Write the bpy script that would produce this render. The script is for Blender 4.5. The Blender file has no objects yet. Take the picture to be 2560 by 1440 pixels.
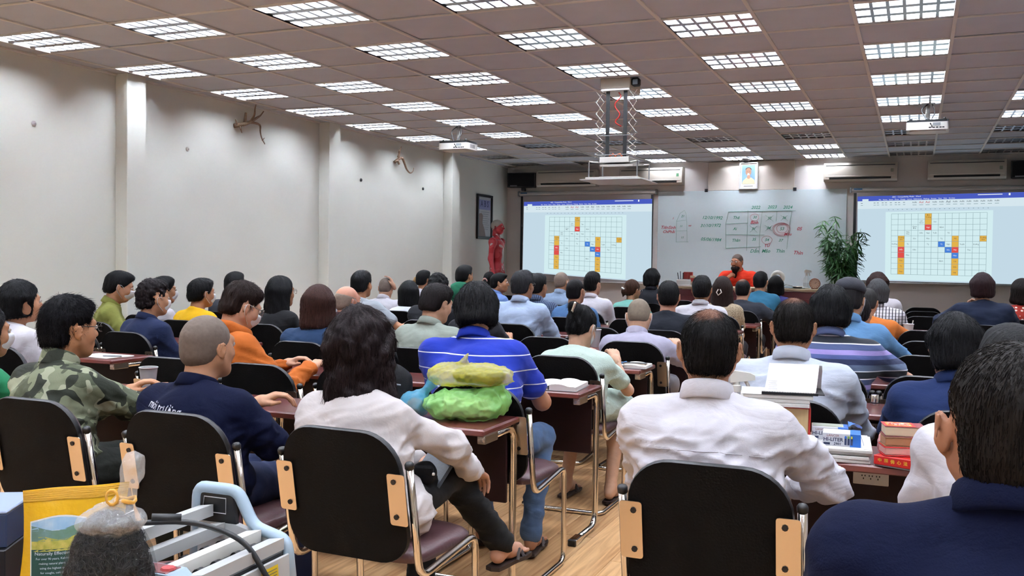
import bpy, math, random
import numpy as np
from mathutils import Vector, Matrix, Euler
R = random.Random(7)
S = bpy.context.scene
COL = S.collection
# ------------------------------------------------------------------ camera
def cam_axes(yaw, pitch, roll):
    cy, sy, cp, sp = math.cos(yaw), math.sin(yaw), math.cos(pitch), math.sin(pitch)
    f = Vector((sy*cp, cy*cp, sp)); r = Vector((cy, -sy, 0)); u = r.cross(f)
    return r*math.cos(roll)+u*math.sin(roll), u*math.cos(roll)-r*math.sin(roll), f
cd = bpy.data.cameras.new('camera'); cam = bpy.data.objects.new('camera', cd); COL.objects.link(cam)
r_, u_, f_ = cam_axes(-.4012, -.0305, .0132)
cam.matrix_world = Matrix(((r_.x, u_.x, -f_.x, 0), (r_.y, u_.y, -f_.y, 0), (r_.z, u_.z, -f_.z, 1.4), (0, 0, 0, 1)))
cd.sensor_width = 36; cd.lens = 2379.4*36/2560; cd.clip_start = .02; cd.clip_end = 100
S.camera = cam
# ------------------------------------------------------------------ world, exposure
w = bpy.data.worlds.new('world'); S.world = w; w.use_nodes = True
w.node_tree.nodes['Background'].inputs[0].default_value = (.75, .8, .9, 1)
w.node_tree.nodes['Background'].inputs[1].default_value = .05
S.view_settings.view_transform = 'Standard'; S.view_settings.look = 'None'
S.view_settings.exposure = 0.0; S.view_settings.gamma = 1.0; S.view_settings.use_curve_mapping = False
try:
    S.cycles.use_denoising = True; S.cycles.max_bounces = 6; S.cycles.diffuse_bounces = 3; S.cycles.use_adaptive_sampling = True; S.cycles.adaptive_threshold = .04
    S.cycles.glossy_bounces = 3; S.cycles.transparent_max_bounces = 12; S.cycles.transmission_bounces = 6
    S.cycles.caustics_reflective = False; S.cycles.caustics_refractive = False
    S.cycles.sample_clamp_indirect = 14.0; S.cycles.use_light_tree = False
except Exception: pass
TUBE_STRENGTH = 155.0          # the ceiling tubes light the room
SCREEN_STRENGTH = 1.0
# ------------------------------------------------------------------ helpers: colour, materials
def lin(c):
    if isinstance(c, str): c = [int(c[i:i+2], 16)/255 for i in (0, 2, 4)]
    return tuple(x/12.92 if x <= .04045 else ((x+.055)/1.055)**2.4 for x in c[:3])+(1,)
MATS = {}
def mat(name, col='808080', rough=.6, metal=0., spec=.5, var=0., vscale=8., bump=0., bscale=60., emit=None, es=1., alpha=1., trans=0., ior=1.45, stretch=None, sheen=0., coat=0., sss=0., col2=None, wrinkle=0.):
    if name in MATS: return MATS[name]
    m = bpy.data.materials.new(name); MATS[name] = m; m.use_nodes = True
    nt = m.node_tree; b = nt.nodes['Principled BSDF']; L = nt.links.new
    c = lin(col); b.inputs['Base Color'].default_value = c
    b.inputs['Roughness'].default_value = rough; b.inputs['Metallic'].default_value = metal
    b.inputs['Specular IOR Level'].default_value = spec; b.inputs['IOR'].default_value = ior
    b.inputs['Transmission Weight'].default_value = trans; b.inputs['Alpha'].default_value = alpha
    b.inputs['Sheen Weight'].default_value = sheen; b.inputs['Coat Weight'].default_value = coat
    if sss: b.inputs['Subsurface Weight'].default_value = sss; b.inputs['Subsurface Radius'].default_value = (.012, .005, .003)
    if emit: b.inputs['Emission Color'].default_value = lin(emit); b.inputs['Emission Strength'].default_value = es
    tc = None
    def coords(sc):
        nonlocal tc
        if tc is None: tc = nt.nodes.new('ShaderNodeTexCoord')
        mp = nt.nodes.new('ShaderNodeMapping'); L(tc.outputs['Object'], mp.inputs[0])
        s = stretch or (1, 1, 1); mp.inputs['Scale'].default_value = (sc*s[0], sc*s[1], sc*s[2])
        return mp.outputs[0]
    if var or col2:
        n = nt.nodes.new('ShaderNodeTexNoise'); n.inputs['Scale'].default_value = 1; n.inputs['Detail'].default_value = 5
        L(coords(vscale), n.inputs['Vector'])
        r = nt.nodes.new('ShaderNodeValToRGB'); L(n.outputs['Fac'], r.inputs[0])
        r.color_ramp.elements[0].position = .3; r.color_ramp.elements[1].position = .7
        if col2: r.color_ramp.elements[0].color = c; r.color_ramp.elements[1].color = lin(col2)
        else:
            r.color_ramp.elements[0].color = tuple(x*(1-var) for x in c[:3])+(1,); r.color_ramp.elements[1].color = tuple(min(1, x*(1+var)) for x in c[:3])+(1,)
        L(r.outputs[0], b.inputs['Base Color'])
    if bump:
        n2 = nt.nodes.new('ShaderNodeTexNoise'); n2.inputs['Scale'].default_value = 1; n2.inputs['Detail'].default_value = 4
        L(coords(bscale), n2.inputs['Vector'])
        bp = nt.nodes.new('ShaderNodeBump'); bp.inputs['Strength'].default_value = bump; bp.inputs['Distance'].default_value = .01
        L(n2.outputs['Fac'], bp.inputs['Height']); L(bp.outputs[0], b.inputs['Normal'])
        if wrinkle:
            n3 = nt.nodes.new('ShaderNodeTexNoise'); n3.inputs['Scale'].default_value = 1; n3.inputs['Detail'].default_value = 3; n3.inputs['Distortion'].default_value = 1.6
            mp3 = nt.nodes.new('ShaderNodeMapping'); mp3.inputs['Scale'].default_value = (4, 4, 8); L(tc.outputs['Object'], mp3.inputs[0]); L(mp3.outputs[0], n3.inputs['Vector'])
            ab = nt.nodes.new('ShaderNodeMath'); ab.operation = 'SUBTRACT'; ab.inputs[1].default_value = .5; L(n3.outputs['Fac'], ab.inputs[0]); a2 = nt.nodes.new('ShaderNodeMath'); a2.operation = 'ABSOLUTE'; L(ab.outputs[0], a2.inputs[0])
            b2 = nt.nodes.new('ShaderNodeBump'); b2.inputs['Strength'].default_value = wrinkle*.28; b2.inputs['Distance'].default_value = .05; L(a2.outputs[0], b2.inputs['Height']); L(b2.outputs[0], bp.inputs['Normal'])
    return m
def nodes(m):
    nt = m.node_tree; return nt, nt.nodes['Principled BSDF'], nt.links.new
# ------------------------------------------------------------------ helpers: meshes and objects
def me_from(name, v, f, mats, mi=None, smooth=None):
    me = bpy.data.meshes.new(name)
    if isinstance(v, np.ndarray): v = v.tolist()
    if isinstance(f, np.ndarray): f = f.tolist()
    me.from_pydata(v, [], f)
    for m in (mats if isinstance(mats, (list, tuple)) else [mats]): me.materials.append(m)
    if mi is not None: me.polygons.foreach_set('material_index', mi)
    if smooth is not None:
        me.polygons.foreach_set('use_smooth', [True]*len(me.polygons))
        if smooth < 3: me.set_sharp_from_angle(angle=smooth)
    me.update()
    return me
def ob(name, me, parent=None, loc=None, rot=None):
    o = bpy.data.objects.new(name, me); COL.objects.link(o)
    if parent is not None: o.parent = parent
    if loc is not None: o.location = loc
    if rot is not None: o.rotation_euler = rot
    return o
def tag(o, label=None, cat=None, group=None, kind=None):
    if label: o['label'] = label
    if cat: o['category'] = cat
    if group: o['group'] = group
    if kind: o['kind'] = kind
    return o
def empty(name, loc=(0, 0, 0), rz=0, label=None, cat=None, group=None):
    o = ob(name, None, loc=loc, rot=(0, 0, rz)); o.empty_display_size = .1
    return tag(o, label, cat, group)
def copy_tree(o, parent=None):
    c = o.copy(); COL.objects.link(c); c.parent = parent
    for ch in list(o.children): copy_tree(ch, c)
    return c
class MB:
    def __init__(s): s.v = []; s.f = []; s.mi = []
    def add(s, v, f, m=0):
        n = len(s.v); s.v += [tuple(p) for p in v]; s.f += [tuple(i+n for i in q) for q in f]; s.mi += [m]*len(f); return s
    def box(s, c, d, rot=None, m=0, bev=0.):
        x, y, z = d[0]/2, d[1]/2, d[2]/2
        if bev <= 0:
            v = [(a*x, b*y, e*z) for a in (-1, 1) for b in (-1, 1) for e in (-1, 1)]
            f = [(0, 1, 3, 2), (4, 6, 7, 5), (0, 4, 5, 1), (2, 3, 7, 6), (0, 2, 6, 4), (1, 5, 7, 3)]
        else:
            b_ = min(bev, x*.9, y*.9, z*.9); v = []; ix = {}
            for a in (-1, 1):
                for b in (-1, 1):
                    for e in (-1, 1):
                        for k, p in enumerate(((a*x, b*(y-b_), e*(z-b_)), (a*(x-b_), b*y, e*(z-b_)), (a*(x-b_), b*(y-b_), e*z))):
                            ix[(a, b, e, k)] = len(v); v.append(p)
            f = []
            g = lambda a, b, e, k: ix[(a, b, e, k)]
            for q in (-1, 1):
                for k in range(3):
                    o = [t for t in range(3) if t != k]; cs = []
                    for (p1, p2) in ((-1, -1), (1, -1), (1, 1), (-1, 1)):
                        t = [0, 0, 0]; t[k] = q; t[o[0]] = p1; t[o[1]] = p2; cs.append(g(*t, k))
                    if (q > 0) == (k == 1): cs = cs[::-1]
                    f.append(tuple(cs))
            for k in range(3):
                i, j = [t for t in range(3) if t != k]
                for p1 in (-1, 1):
                    for p2 in (-1, 1):
                        t = [0, 0, 0]; t[i] = p1; t[j] = p2
                        t0 = t[:]; t0[k] = -1; t1 = t[:]; t1[k] = 1
                        f.append((g(*t0, i), g(*t1, i), g(*t1, j), g(*t0, j)))
            for a in (-1, 1):
                for b in (-1, 1):
                    for e in (-1, 1): f.append((g(a, b, e, 0), g(a, b, e, 1), g(a, b, e, 2)))
            # orient outward
            vv = np.array(v); ff = []
            for q in f:
                P = vv[list(q)]; n = np.cross(P[1]-P[0], P[2]-P[0]); ff.append(q if n@P.mean(0) > 0 else q[::-1])
            f = ff
        M = rot.to_3x3() if isinstance(rot, (Matrix,)) else (Euler(rot).to_matrix() if rot else None)
        out = []
        for p in v:
            q = M @ Vector(p) if M is not None else Vector(p); out.append((q.x+c[0], q.y+c[1], q.z+c[2]))
        return s.add(out, f, m)
    def tube(s, pts, r, seg=8, caps=True, m=0, closed=False, flat=1.):
        P = [Vector(p) for p in pts]; n = len(P); rr = r if isinstance(r, (list, tuple)) else [r]*n
        T = []
        for i in range(n):
            a = P[(i-1) % n] if (i or closed) else P[0]; b = P[(i+1) % n] if (i < n-1 or closed) else P[-1]
            t = (b-a); T.append(t.normalized() if t.length > 1e-9 else Vector((0, 0, 1)))
        up = Vector((0, 0, 1)) if abs(T[0].z) < .9 else Vector((1, 0, 0))
        N = (up - T[0]*up.dot(T[0])).normalized(); v = []; f = []
        for i in range(n):
            N = (N - T[i]*N.dot(T[i])); N = N.normalized() if N.length > 1e-6 else T[i].orthogonal().normalized()
            B = T[i].cross(N)
            for k in range(seg):
                a = 2*math.pi*k/seg; v.append(P[i]+N*math.cos(a)*rr[i]*flat+B*math.sin(a)*rr[i])
        for i in range(n if closed else n-1):
            for k in range(seg):
                a, b = i*seg+k, i*seg+(k+1) % seg; c, d = ((i+1) % n)*seg+k, ((i+1) % n)*seg+(k+1) % seg
                f.append((a, b, d, c))
        if caps and not closed: f += [tuple(range(seg-1, -1, -1)), tuple(range((n-1)*seg, n*seg))]
        return s.add(v, f, m)
    def lathe(s, prof, seg=24, c=(0, 0, 0), m=0, axis='z', sx=1., sy=1.):
        v = []; f = []
        for r, z in prof:
            for k in range(seg):
                a = 2*math.pi*k/seg; p = (r*math.cos(a)*sx, r*math.sin(a)*sy, z)
                if axis == 'x': p = (p[2], p[0], p[1])
                if axis == 'y': p = (p[1], p[2], p[0])
                v.append((p[0]+c[0], p[1]+c[1], p[2]+c[2]))
        n = len(prof)
        for i in range(n-1):
            for k in range(seg): f.append((i*seg+k, i*seg+(k+1) % seg, (i+1)*seg+(k+1) % seg, (i+1)*seg+k))
        if prof[0][0] > 1e-6: f.append(tuple(range(seg-1, -1, -1)))
        if prof[-1][0] > 1e-6: f.append(tuple(range((n-1)*seg, n*seg)))
        return s.add(v, f, m)
    def prism(s, poly, h0, h1, plane='xy', m=0):
        n = len(poly)
        def P(p, h): return {'xy': (p[0], p[1], h), 'xz': (p[0], h, p[1]), 'yz': (h, p[0], p[1])}[plane]
        v = [P(p, h0) for p in poly]+[P(p, h1) for p in poly]
        f = [tuple(range(n-1, -1, -1)), tuple(range(n, 2*n))]+[(i, (i+1) % n, n+(i+1) % n, n+i) for i in range(n)]
        if plane == 'xz': f = [q[::-1] for q in f]
        return s.add(v, f, m)
    def quad(s, a, b, c, d, m=0): return s.add([a, b, c, d], [(0, 1, 2, 3)], m)
    def surf(s, fn, nu, nv, m=0, cu=False):
        v = [fn(i/(nu if cu else nu-1), j/(nv-1)) for j in range(nv) for i in range(nu)]
        f = []
        for j in range(nv-1):
            for i in range(nu if cu else nu-1): f.append((j*nu+i, j*nu+(i+1) % nu, (j+1)*nu+(i+1) % nu, (j+1)*nu+i))
        return s.add(v, f, m)
    def me(s, name, mats, smooth=None): return me_from(name, s.v, s.f, mats, s.mi, smooth)
    def ob(s, name, mats, parent=None, loc=None, rot=None, smooth=None): return ob(name, s.me(name, mats, smooth), parent, loc, rot)
def bend(pts, r, n=5):
    """round the corners of a polyline"""
    P = [Vector(p) for p in pts]; out = [P[0]]
    for i in range(1, len(P)-1):
        a = (P[i-1]-P[i]); b = (P[i+1]-P[i]); q = min(r, a.length*.49, b.length*.49); a = P[i]+a.normalized()*q; b = P[i]+b.normalized()*q
        for k in range(n+1):
            t = k/n; out.append(a*(1-t)**2+P[i]*2*t*(1-t)+b*t*t)
    return out+[P[-1]]
def rrect(w, h, r, n=5, cx=0., cy=0.):
    out = []
    rr = r if isinstance(r, (list, tuple)) else [r]*4
    for k, (sx, sy) in enumerate(((1, -1), (1, 1), (-1, 1), (-1, -1))):
        q = rr[k]; x0, y0 = cx+sx*(w/2-q), cy+sy*(h/2-q)
        for i in range(n+1):
            a = -math.pi/2+k*math.pi/2+i/n*math.pi/2; out.append((x0+q*math.cos(a), y0+q*math.sin(a)))
    return out
def text_me(name, txt, size, m, align='CENTER', shear=0., extrude=0., bold=0.):
    c = bpy.data.curves.new(name, 'FONT'); c.body = txt; c.size = size; c.align_x = align; c.align_y = 'CENTER'; c.shear = shear
    c.extrude = extrude; c.offset = bold; c.resolution_u = 2
    o = bpy.data.objects.new(name, c); t = o.to_mesh()
    me = me_from(name, [tuple(v.co) for v in t.vertices], [tuple(p.vertices) for p in t.polygons], m)
    o.to_mesh_clear(); bpy.data.objects.remove(o); bpy.data.curves.remove(c)
    return me
def text_add(mb, txt, size, M4, m=0, align='CENTER', shear=0., bold=0.):
    """append flat lettering to a mesh builder"""
    me = text_me('t', txt, size, MATS['wall'], align, shear, 0., bold)
    mb.add([M4 @ v.co for v in me.vertices], [tuple(p.vertices) for p in me.polygons], m)
    bpy.data.meshes.remove(me)
# ================================================================== THE ROOM
XL, XR, YF, YB, H = -6.6, 1.75, 15.3, -1.6, 3.0
GX, GY = -.1058, 6.523            # centre of one lamp cell of the 0.6 m ceiling grid
mat('wall', 'f0f3ec', .75, var=.02, vscale=1.5, bump=.03, bscale=90)
mat('wall_front', 'f6f0ee', .75, var=.03, vscale=1.5, bump=.03, bscale=90)
mat('tile', 'd3d9e6', .9, var=.025, vscale=5, bump=.05, bscale=200)
mat('tbar', 'eeedeb', .5)
mat('white_plastic', 'e6e5e0', .4); mat('black_plastic', '0d0e12', .45); mat('grey_plastic', '8b8e92', .45)
mat('chrome', 'dcd7d0', .13, 1.); mat('steel_plate', 'cdbfae', .3, 1.); mat('dark_metal', '26262a', .45, .6)
mat('louvre', 'e9ecf2', .22, 1.); mat('fixture_white', 'e8eaee', .4)
mat('tube_lit', 'ffffff', .5, emit='edf4ff', es=TUBE_STRENGTH); mat('tube_off', 'd8d8d6', .4)
mat('black_paint', '08080a', .6); mat('paper', 'eceae6', .8); mat('black_print', '15161a', .7)
def struct(name, mb, m, smooth=None): return tag(mb.ob(name, m, smooth=smooth), kind='structure')
# floor with planks
wd = mat('wood_floor', 'b08355', .32, spec=.45)
nt, b, L = nodes(wd)
oi = nt.nodes.new('ShaderNodeObjectInfo'); tc = nt.nodes.new('ShaderNodeTexCoord')
mp = nt.nodes.new('ShaderNodeMapping'); mp.inputs['Scale'].default_value = (26, 1.6, 1); L(tc.outputs['Object'], mp.inputs[0])
vm = nt.nodes.new('ShaderNodeVectorMath'); vm.operation = 'ADD'; L(mp.outputs[0], vm.inputs[0])
cx = nt.nodes.new('ShaderNodeCombineXYZ'); ml = nt.nodes.new('ShaderNodeMath'); ml.operation = 'MULTIPLY'; ml.inputs[1].default_value = 37
L(oi.outputs['Random'], ml.inputs[0]); L(ml.outputs[0], cx.inputs[0]); L(ml.outputs[0], cx.inputs[1]); L(cx.outputs[0], vm.inputs[1])
nz = nt.nodes.new('ShaderNodeTexNoise'); nz.inputs['Scale'].default_value = 1; nz.inputs['Detail'].default_value = 7; nz.inputs['Distortion'].default_value = 1.2
L(vm.outputs[0], nz.inputs['Vector'])
rp = nt.nodes.new('ShaderNodeValToRGB'); L(nz.outputs['Fac'], rp.inputs[0])
rp.color_ramp.elements[0].position = .28; rp.color_ramp.elements[0].color = lin('a8764a'); rp.color_ramp.elements[1].position = .72; rp.color_ramp.elements[1].color = lin('e2b988')
mx = nt.nodes.new('ShaderNodeHueSaturation'); L(rp.outputs[0], mx.inputs['Color'])
mr = nt.nodes.new('ShaderNodeMapRange'); L(oi.outputs['Random'], mr.inputs[0]); mr.inputs[3].default_value = .85; mr.inputs[4].default_value = 1.12; L(mr.outputs[0], mx.inputs['Value'])
L(mx.outputs[0], b.inputs['Base Color'])
mat('floor_gap', '4a3322', .8)
mb = MB(); mb.box(((XL+XR)/2, (YF+YB)/2, -.056), (XR-XL+.4, YF-YB+.4, .1)); floor = struct('floor', mb, MATS['floor_gap'])
PW, PL = .19, 1.2
pm = MB().box((0, 0, -.004), (PW-.0018, PL-.0018, .008), bev=.0012).me('plank', MATS['wood_floor'])
rest = MB(); cnt = 0
i = 0; x = XL+PW/2
while x < XR+PW/2:
    y = YB-PL+((i*.37) % 1)*PL
    while y < YF+PL:
        if -4.4 < x < 1.0 and 1.6 < y < 8.6 and cnt < 290:
            ob('plank', pm, floor, (x, y, 0)); cnt += 1
        else: rest.box((x, y, -.004), (PW-.0018, PL-.0018, .008))
        y += PL
    x += PW; i += 1
tag(rest.ob('planks', MATS['wood_floor'], floor), kind='stuff')
# walls
struct('wall_left', MB().box((XL-.1, (YF+YB)/2, H/2+.1), (.2, YF-YB+.4, H+.2)), MATS['wall'])
struct('wall_right', MB().box((XR+.1, (YF+YB)/2, H/2+.1), (.2, YF-YB+.4, H+.2)), MATS['wall'])
struct('wall_back', MB().box(((XL+XR)/2, YB-.1, H/2+.1), (XR-XL, .2, H+.2)), MATS['wall'])
struct('wall_front', MB().box(((XL+XR)/2, YF+.1, H/2+.1), (XR-XL, .2, H+.2)), MATS['wall_front'])
for n, (y0, y1, p) in enumerate(((6.456, 6.68, .141), (9.60, 9.83, .147), (12.85, 13.1, .155), (3.2, 3.43, .14), (-.05, .18, .14))):
    struct('trim_%d' % (n+1), MB().box((XL+p/2, (y0+y1)/2, H/2), (p, y1-y0, H), bev=.004), MATS['wall'])
struct('trim_6', MB().box((-2.43, YF-.012, 2.767), (1.335, .024, .466), bev=.004), mat('wall_panel', 'e6dcd2', .7))
mat('skirting', 'b5afa6', .5)
struct('baseboard_left', MB().box((XL+.006, (YF+YB)/2, .05), (.012, YF-YB, .1)), MATS['skirting'])
struct('baseboard_right', MB().box((XR-.006, (YF+YB)/2, .05), (.012, YF-YB, .1)), MATS['skirting'])
mat('podium', 'a58a76', .5, var=.1, vscale=3)
struct('trim_7', MB().box(((XL+XR)/2, 14.22, .14), (XR-XL, 2.16, .28), bev=.01), MATS['podium'])
# ceiling: slab, tiles, T-bars
ceil = struct('ceiling', MB().box(((XL+XR)/2, (YF+YB)/2, H+.25), (XR-XL+.4, YF-YB+.4, .1)), MATS['wall'])
colx = [GX-1.2*5+1.2*k for k in range(7)]; rowy = [GY+1.2*r for r in range(-6, 8)]
def is_lamp(x, y): return any(abs(x-a) < .1 for a in colx) and any(abs(y-c) < .1 for c in rowy)
tm = MB().box((0, 0, .008), (.586, .586, .014), bev=.003).me('ceiling_tile', MATS['tile'])
x = GX-.6*11
gx = []
while x-.3 < XR: gx.append(x); x += .6
y = GY-.6*14; gy = []
while y-.3 < YF: gy.append(y); y += .6
nt_ = 0; far_t = MB()
for x in gx:
    for y in gy:
        if is_lamp(x, y): continue
        x0, x1, y0, y1 = max(x-.293, XL), min(x+.293, XR), max(y-.293, YB), min(y+.293, YF)
        if x1-x0 < .03 or y1-y0 < .03: continue
        full = x1-x0 > .58 and y1-y0 > .58
        if y > 2.9 and nt_ < 300:
            nt_ += 1
            if full: ob('ceiling_tile', tm, ceil, (x, y, H+R.uniform(0, .003)), (R.uniform(-.003, .003), R.uniform(-.003, .003), 0))
            else: MB().box(((x0+x1)/2, (y0+y1)/2, H+.008), (x1-x0, y1-y0, .014), bev=.003).ob('ceiling_tile', MATS['tile'], ceil)
        else: far_t.box(((x0+x1)/2, (y0+y1)/2, H+.008), (x1-x0, y1-y0, .014))
tag(far_t.ob('ceiling_tiles', MATS['tile'], ceil), kind='stuff')
for x in gx:
    if XL < x+.3 < XR: MB().box((x+.3, (YF+YB)/2, H-.004), (.024, YF-YB, .01)).ob('grid_bar', MATS['tbar'], ceil)
for y in gy:
    if YB < y+.3 < YF: MB().box(((XL+XR)/2, y+.3, H-.0035), (XR-XL, .022, .008)).ob('grid_bar', MATS['tbar'], ceil)
mb = MB()
mb.box((XL+.012, (YF+YB)/2, H-.008), (.024, YF-YB, .016)); mb.box((XR-.012, (YF+YB)/2, H-.008), (.024, YF-YB, .016))
mb.box(((XL+XR)/2, YF-.012, H-.008), (XR-XL, .024, .016)); mb.ob('edge_trim', MATS['tbar'], ceil)
# lamps
hous = MB(); q = .289
hous.add([(-q, -q, 0), (q, -q, 0), (q, q, 0), (-q, q, 0), (-q, -q, .1), (q, -q, .1), (q, q, .1), (-q, q, .1)],
         [(4, 5, 6, 7), (0, 1, 5, 4), (1, 2, 6, 5), (2, 3, 7, 6), (3, 0, 4, 7)])
hous = hous.me('lamp_housing', MATS['fixture_white'])
fr = MB()
for sx, sy, dx, dy in ((0, -1, .596, .012), (0, 1, .596, .012), (-1, 0, .012, .572), (1, 0, .012, .572)):
    fr.box((sx*.286, sy*.286, -.004), (dx-.012, dy, .010))
fr = fr.me('lamp_frame', MATS['tbar'])
def wedge(n, half, hw0, hw1, h, axis):
    """a louvre blade with hollow (parabolic) flanks"""
    prof = [(-hw0, 0)]+[(-(hw0+(hw1-hw0)*(1-(1-t)**2)), h*t) for t in (.25, .5, .75, 1)]
    prof = prof+[(-a, b) for a, b in prof[::-1]]
    mb = MB(); mb.prism(prof, -half, half, 'yz' if axis == 'x' else 'xz')
    return mb.me(n, MATS['louvre'], smooth=.7)
longr = wedge('long_reflector', .286, .030, .003, .055, 'x'); edger = wedge('long_reflector', .286, .016, .003, .055, 'x')
cross = wedge('cross_blade', .283, .010, .0015, .05, 'y')
tubel = MB().tube([(-.283, 0, 0), (.283, 0, 0)], .013, 5, False).me('lamp_tube', MATS['tube_lit'], smooth=3.2)
tubeo = MB().tube([(-.283, 0, 0), (.283, 0, 0)], .013, 8, False).me('lamp_tube', MATS['tube_off'], smooth=3.2)
OFF = {(4, 5), (5, 5), (6, 5), (7, 5), (2, 5), (3, 5), (1, 6), (1, 7), (2, 6), (2, 7), (6, 6), (6, 7), (7, 6), (7, 7), (7, 3 + 2), (2, 5)}
ordn = ['', 'first', 'second', 'third', 'fourth', 'fifth', 'sixth', 'seventh', 'eighth', 'ninth', 'tenth', 'eleventh', 'twelfth', 'thirteenth', 'fourteenth']
for ci, x in enumerate(colx):
    for ri, y in enumerate(rowy):
        r = ri-6; lit = (ci+1, r) not in OFF
        e = empty('ceiling_light', (x, y, H), 0, '%s square louvre light, %s row from the front, %s column from left' % ('glowing' if lit else 'unlit', ordn[len(rowy)-ri], ordn[ci+1]), 'ceiling light', 'louvre ceiling lights')
        ob('housing', hous, e); ob('frame', fr, e)
        for yy in (-.19, 0, .19): ob('lamp_tube', tubel if lit else tubeo, e, (0, yy, .068))
        for yy in (-.096, .096): ob('long_reflector', longr, e, (0, yy, .001))
        for yy in (-.272, .272): ob('long_reflector', edger, e, (0, yy, .001))
        for k in range(5): ob('cross_blade', cross, e, ((k-2)*.096, 0, .0005))
# ================================================================== CHAIRS AND DESKS
mat('chair_shell', '070607', .75, spec=.12, bump=.12, bscale=160); mat('chair_rim', '101013', .4, spec=.4)
mat('seat_leather', '4a3033', .38, var=.12, vscale=12, bump=.1, bscale=80)
mat('mahogany', '5c2b28', .28, var=.16, vscale=5, stretch=(.35, 3, 3), coat=.3); mat('mahogany_edge', '713a33', .3, coat=.2); mat('mahogany_panel', '220c0f', .5, spec=.3, var=.15, vscale=4, stretch=(.3, 2, 2))
def pad_surface(w, h, thick, rt, rb, bulge, curve):
    """rounded chair pad standing in xz, front towards +y"""
    mb = MB(); out = rrect(w, h, [rb, rt, rt, rb], 8)
    out = [(x*(1-.05*(z/h+.5)), z) for x, z in out]; n = len(out); rings = []
    for y, sc in ((0, .955), (0, .99), (.006, 1.), (.016, 1.), (.022, .985), (.022+thick*.6, .95), (.022+thick, .86), (.022+thick+bulge, .5)):
        rings.append([(x*sc, y-curve*(1-(x*sc/(w/2))**2), z*sc) for x, z in out])
    v = [p for r in rings for p in r]; f = []
    for i in range(len(rings)-1):
        for k in range(n): f.append((i*n+k, (i+1)*n+k, (i+1)*n+(k+1) % n, i*n+(k+1) % n))
    c0, c1 = len(v), len(v)+1; v += [(0, -curve, 0), (0, .022+thick+bulge*1.2-curve, 0)]
    for k in range(n):
        f.append((c0, k, (k+1) % n)); m0 = (len(rings)-1)*n; f.append((c1, m0+(k+1) % n, m0+k))
    f = [q[::-1] for q in f]
    mi = []
    for q in range(len(f)): mi.append(1 if n*1 <= q < 4*n else (2 if 4*n <= q < 7*n or (q >= 7*n and (q-7*n) % 2) else 0))
    mb.v = v; mb.f = f; mb.mi = mi
    return mb
back_me = pad_surface(.455, .425, .018, .13, .10, .006, .016).me('backrest', [MATS['chair_shell'], MATS['chair_rim'], MATS['seat_leather']], smooth=.9)
TILT = math.radians(10)
fp = [(-.238, -.236, .765), (-.238, -.168, .41), (-.238, .205, .452), (-.236, .222, .0135), (-.236, -.215, .0135), (.236, -.215, .0135), (.236, .222, .0135), (.238, .205, .452), (.238, -.168, .41), (.238, -.236, .765)]
frame_me = MB().tube(bend(fp, .055, 5), .0128, 8).me('frame', MATS['chrome'], smooth=3.2)
capm = MB().lathe([(.0145, -.008), (.015, .006), (.011, .012), (.002, .015)], 10).me('end_cap', MATS['black_plastic'], smooth=3.2)
br = MB()
br.prism(rrect(.062, .165, .008, 2), 0, .003, 'xz')
br_me = br.me('bracket', MATS['steel_plate'])
sc_me = MB().lathe([(.0085, 0), (.0085, .0035), (.0045, .005)], 8, axis='y').me('screw', MATS['dark_metal'], smooth=.6)
def seatfn(u, v):
    a = 2*math.pi*u; e = .38
    cx_ = math.copysign(abs(math.cos(a))**e, math.cos(a)); sy_ = math.copysign(abs(math.sin(a))**e, math.sin(a))
    prof = [(0, .428), (.9, .428), (.98, .434), (1, .448), (.985, .462), (.93, .472), (.8, .478), (.5, .482), (.0, .484)]
    s_, z = prof[round(v*8)]
    z += .004*math.sin(s_*26)*(s_ < .9 and z > .46)
    return (cx_*.222*s_, .058+sy_*.202*s_, z-.012*(sy_ > .3)*max(0, s_-.6)*2)
seat_me = MB().surf(seatfn, 40, 9, cu=True).me('seat', MATS['seat_leather'], smooth=.9)
proto_chair = empty('conference_chair')
ob('backrest', back_me, proto_chair, (0, -.24, .665), (TILT, 0, 0)); ob('seat', seat_me, proto_chair); fo = ob('frame', frame_me, proto_chair)
for sx in (-1, 1):
    ob('end_cap', capm, fo, (sx*.238, -.2375, .772), (TILT, 0, 0))
    b_ = ob('bracket', br_me, proto_chair, (sx*.207, -.2545, .668), (TILT, 0, 0))
    for dz in (-.055, .058): ob('screw', sc_me, b_, (-sx*.008, -.0035, dz), None)
chair_first = [True]
def chair(x, y, rz, label, group=None):
    if chair_first[0]: c = proto_chair; chair_first[0] = False
    else: c = copy_tree(proto_chair)
    c.location = (x, y, 0); c.rotation_euler = (0, 0, math.radians(rz)); tag(c, label, 'chair', group)
    return c
# desks
DW, DD = 1.2, .36
top_me = MB().box((0, 0, .7365), (DW-.003, DD, .027), bev=.007).me('desktop', [MATS['mahogany']])
edge_me = MB().box((0, -DD/2-.0015, .7365), (DW-.01, .004, .02), bev=.0015).me('edge_band', [MATS['mahogany_edge']])
panel_me = MB().box((0, DD/2-.03, .56), (DW-.09, .016, .335), bev=.002).me('modesty_panel', [MATS['mahogany_panel']])
leg_me = MB().tube(bend([(0, -.15, .708), (0, DD/2-.012, .708), (0, DD/2-.012, .017), (0, -.17, .017)], .075, 6), .0165, 8).me('leg', MATS['chrome'], smooth=3.2)
arm_me = MB().box((0, -.09, .706), (.036, .12, .034), bev=.003).me('arm_bracket', MATS['steel_plate'])
shoe_me = MB().box((0, -.13, .0165), (.042, .1, .033), bev=.004).me('foot_sleeve', MATS['chrome'])
fcap_me = MB().box((0, -.186, .0165), (.043, .014, .034), bev=.004).me('foot_cap', MATS['black_plastic'])
sock = MB(); sock.box((0, 0, 0), (.118, .007, .044), bev=.002)
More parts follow.
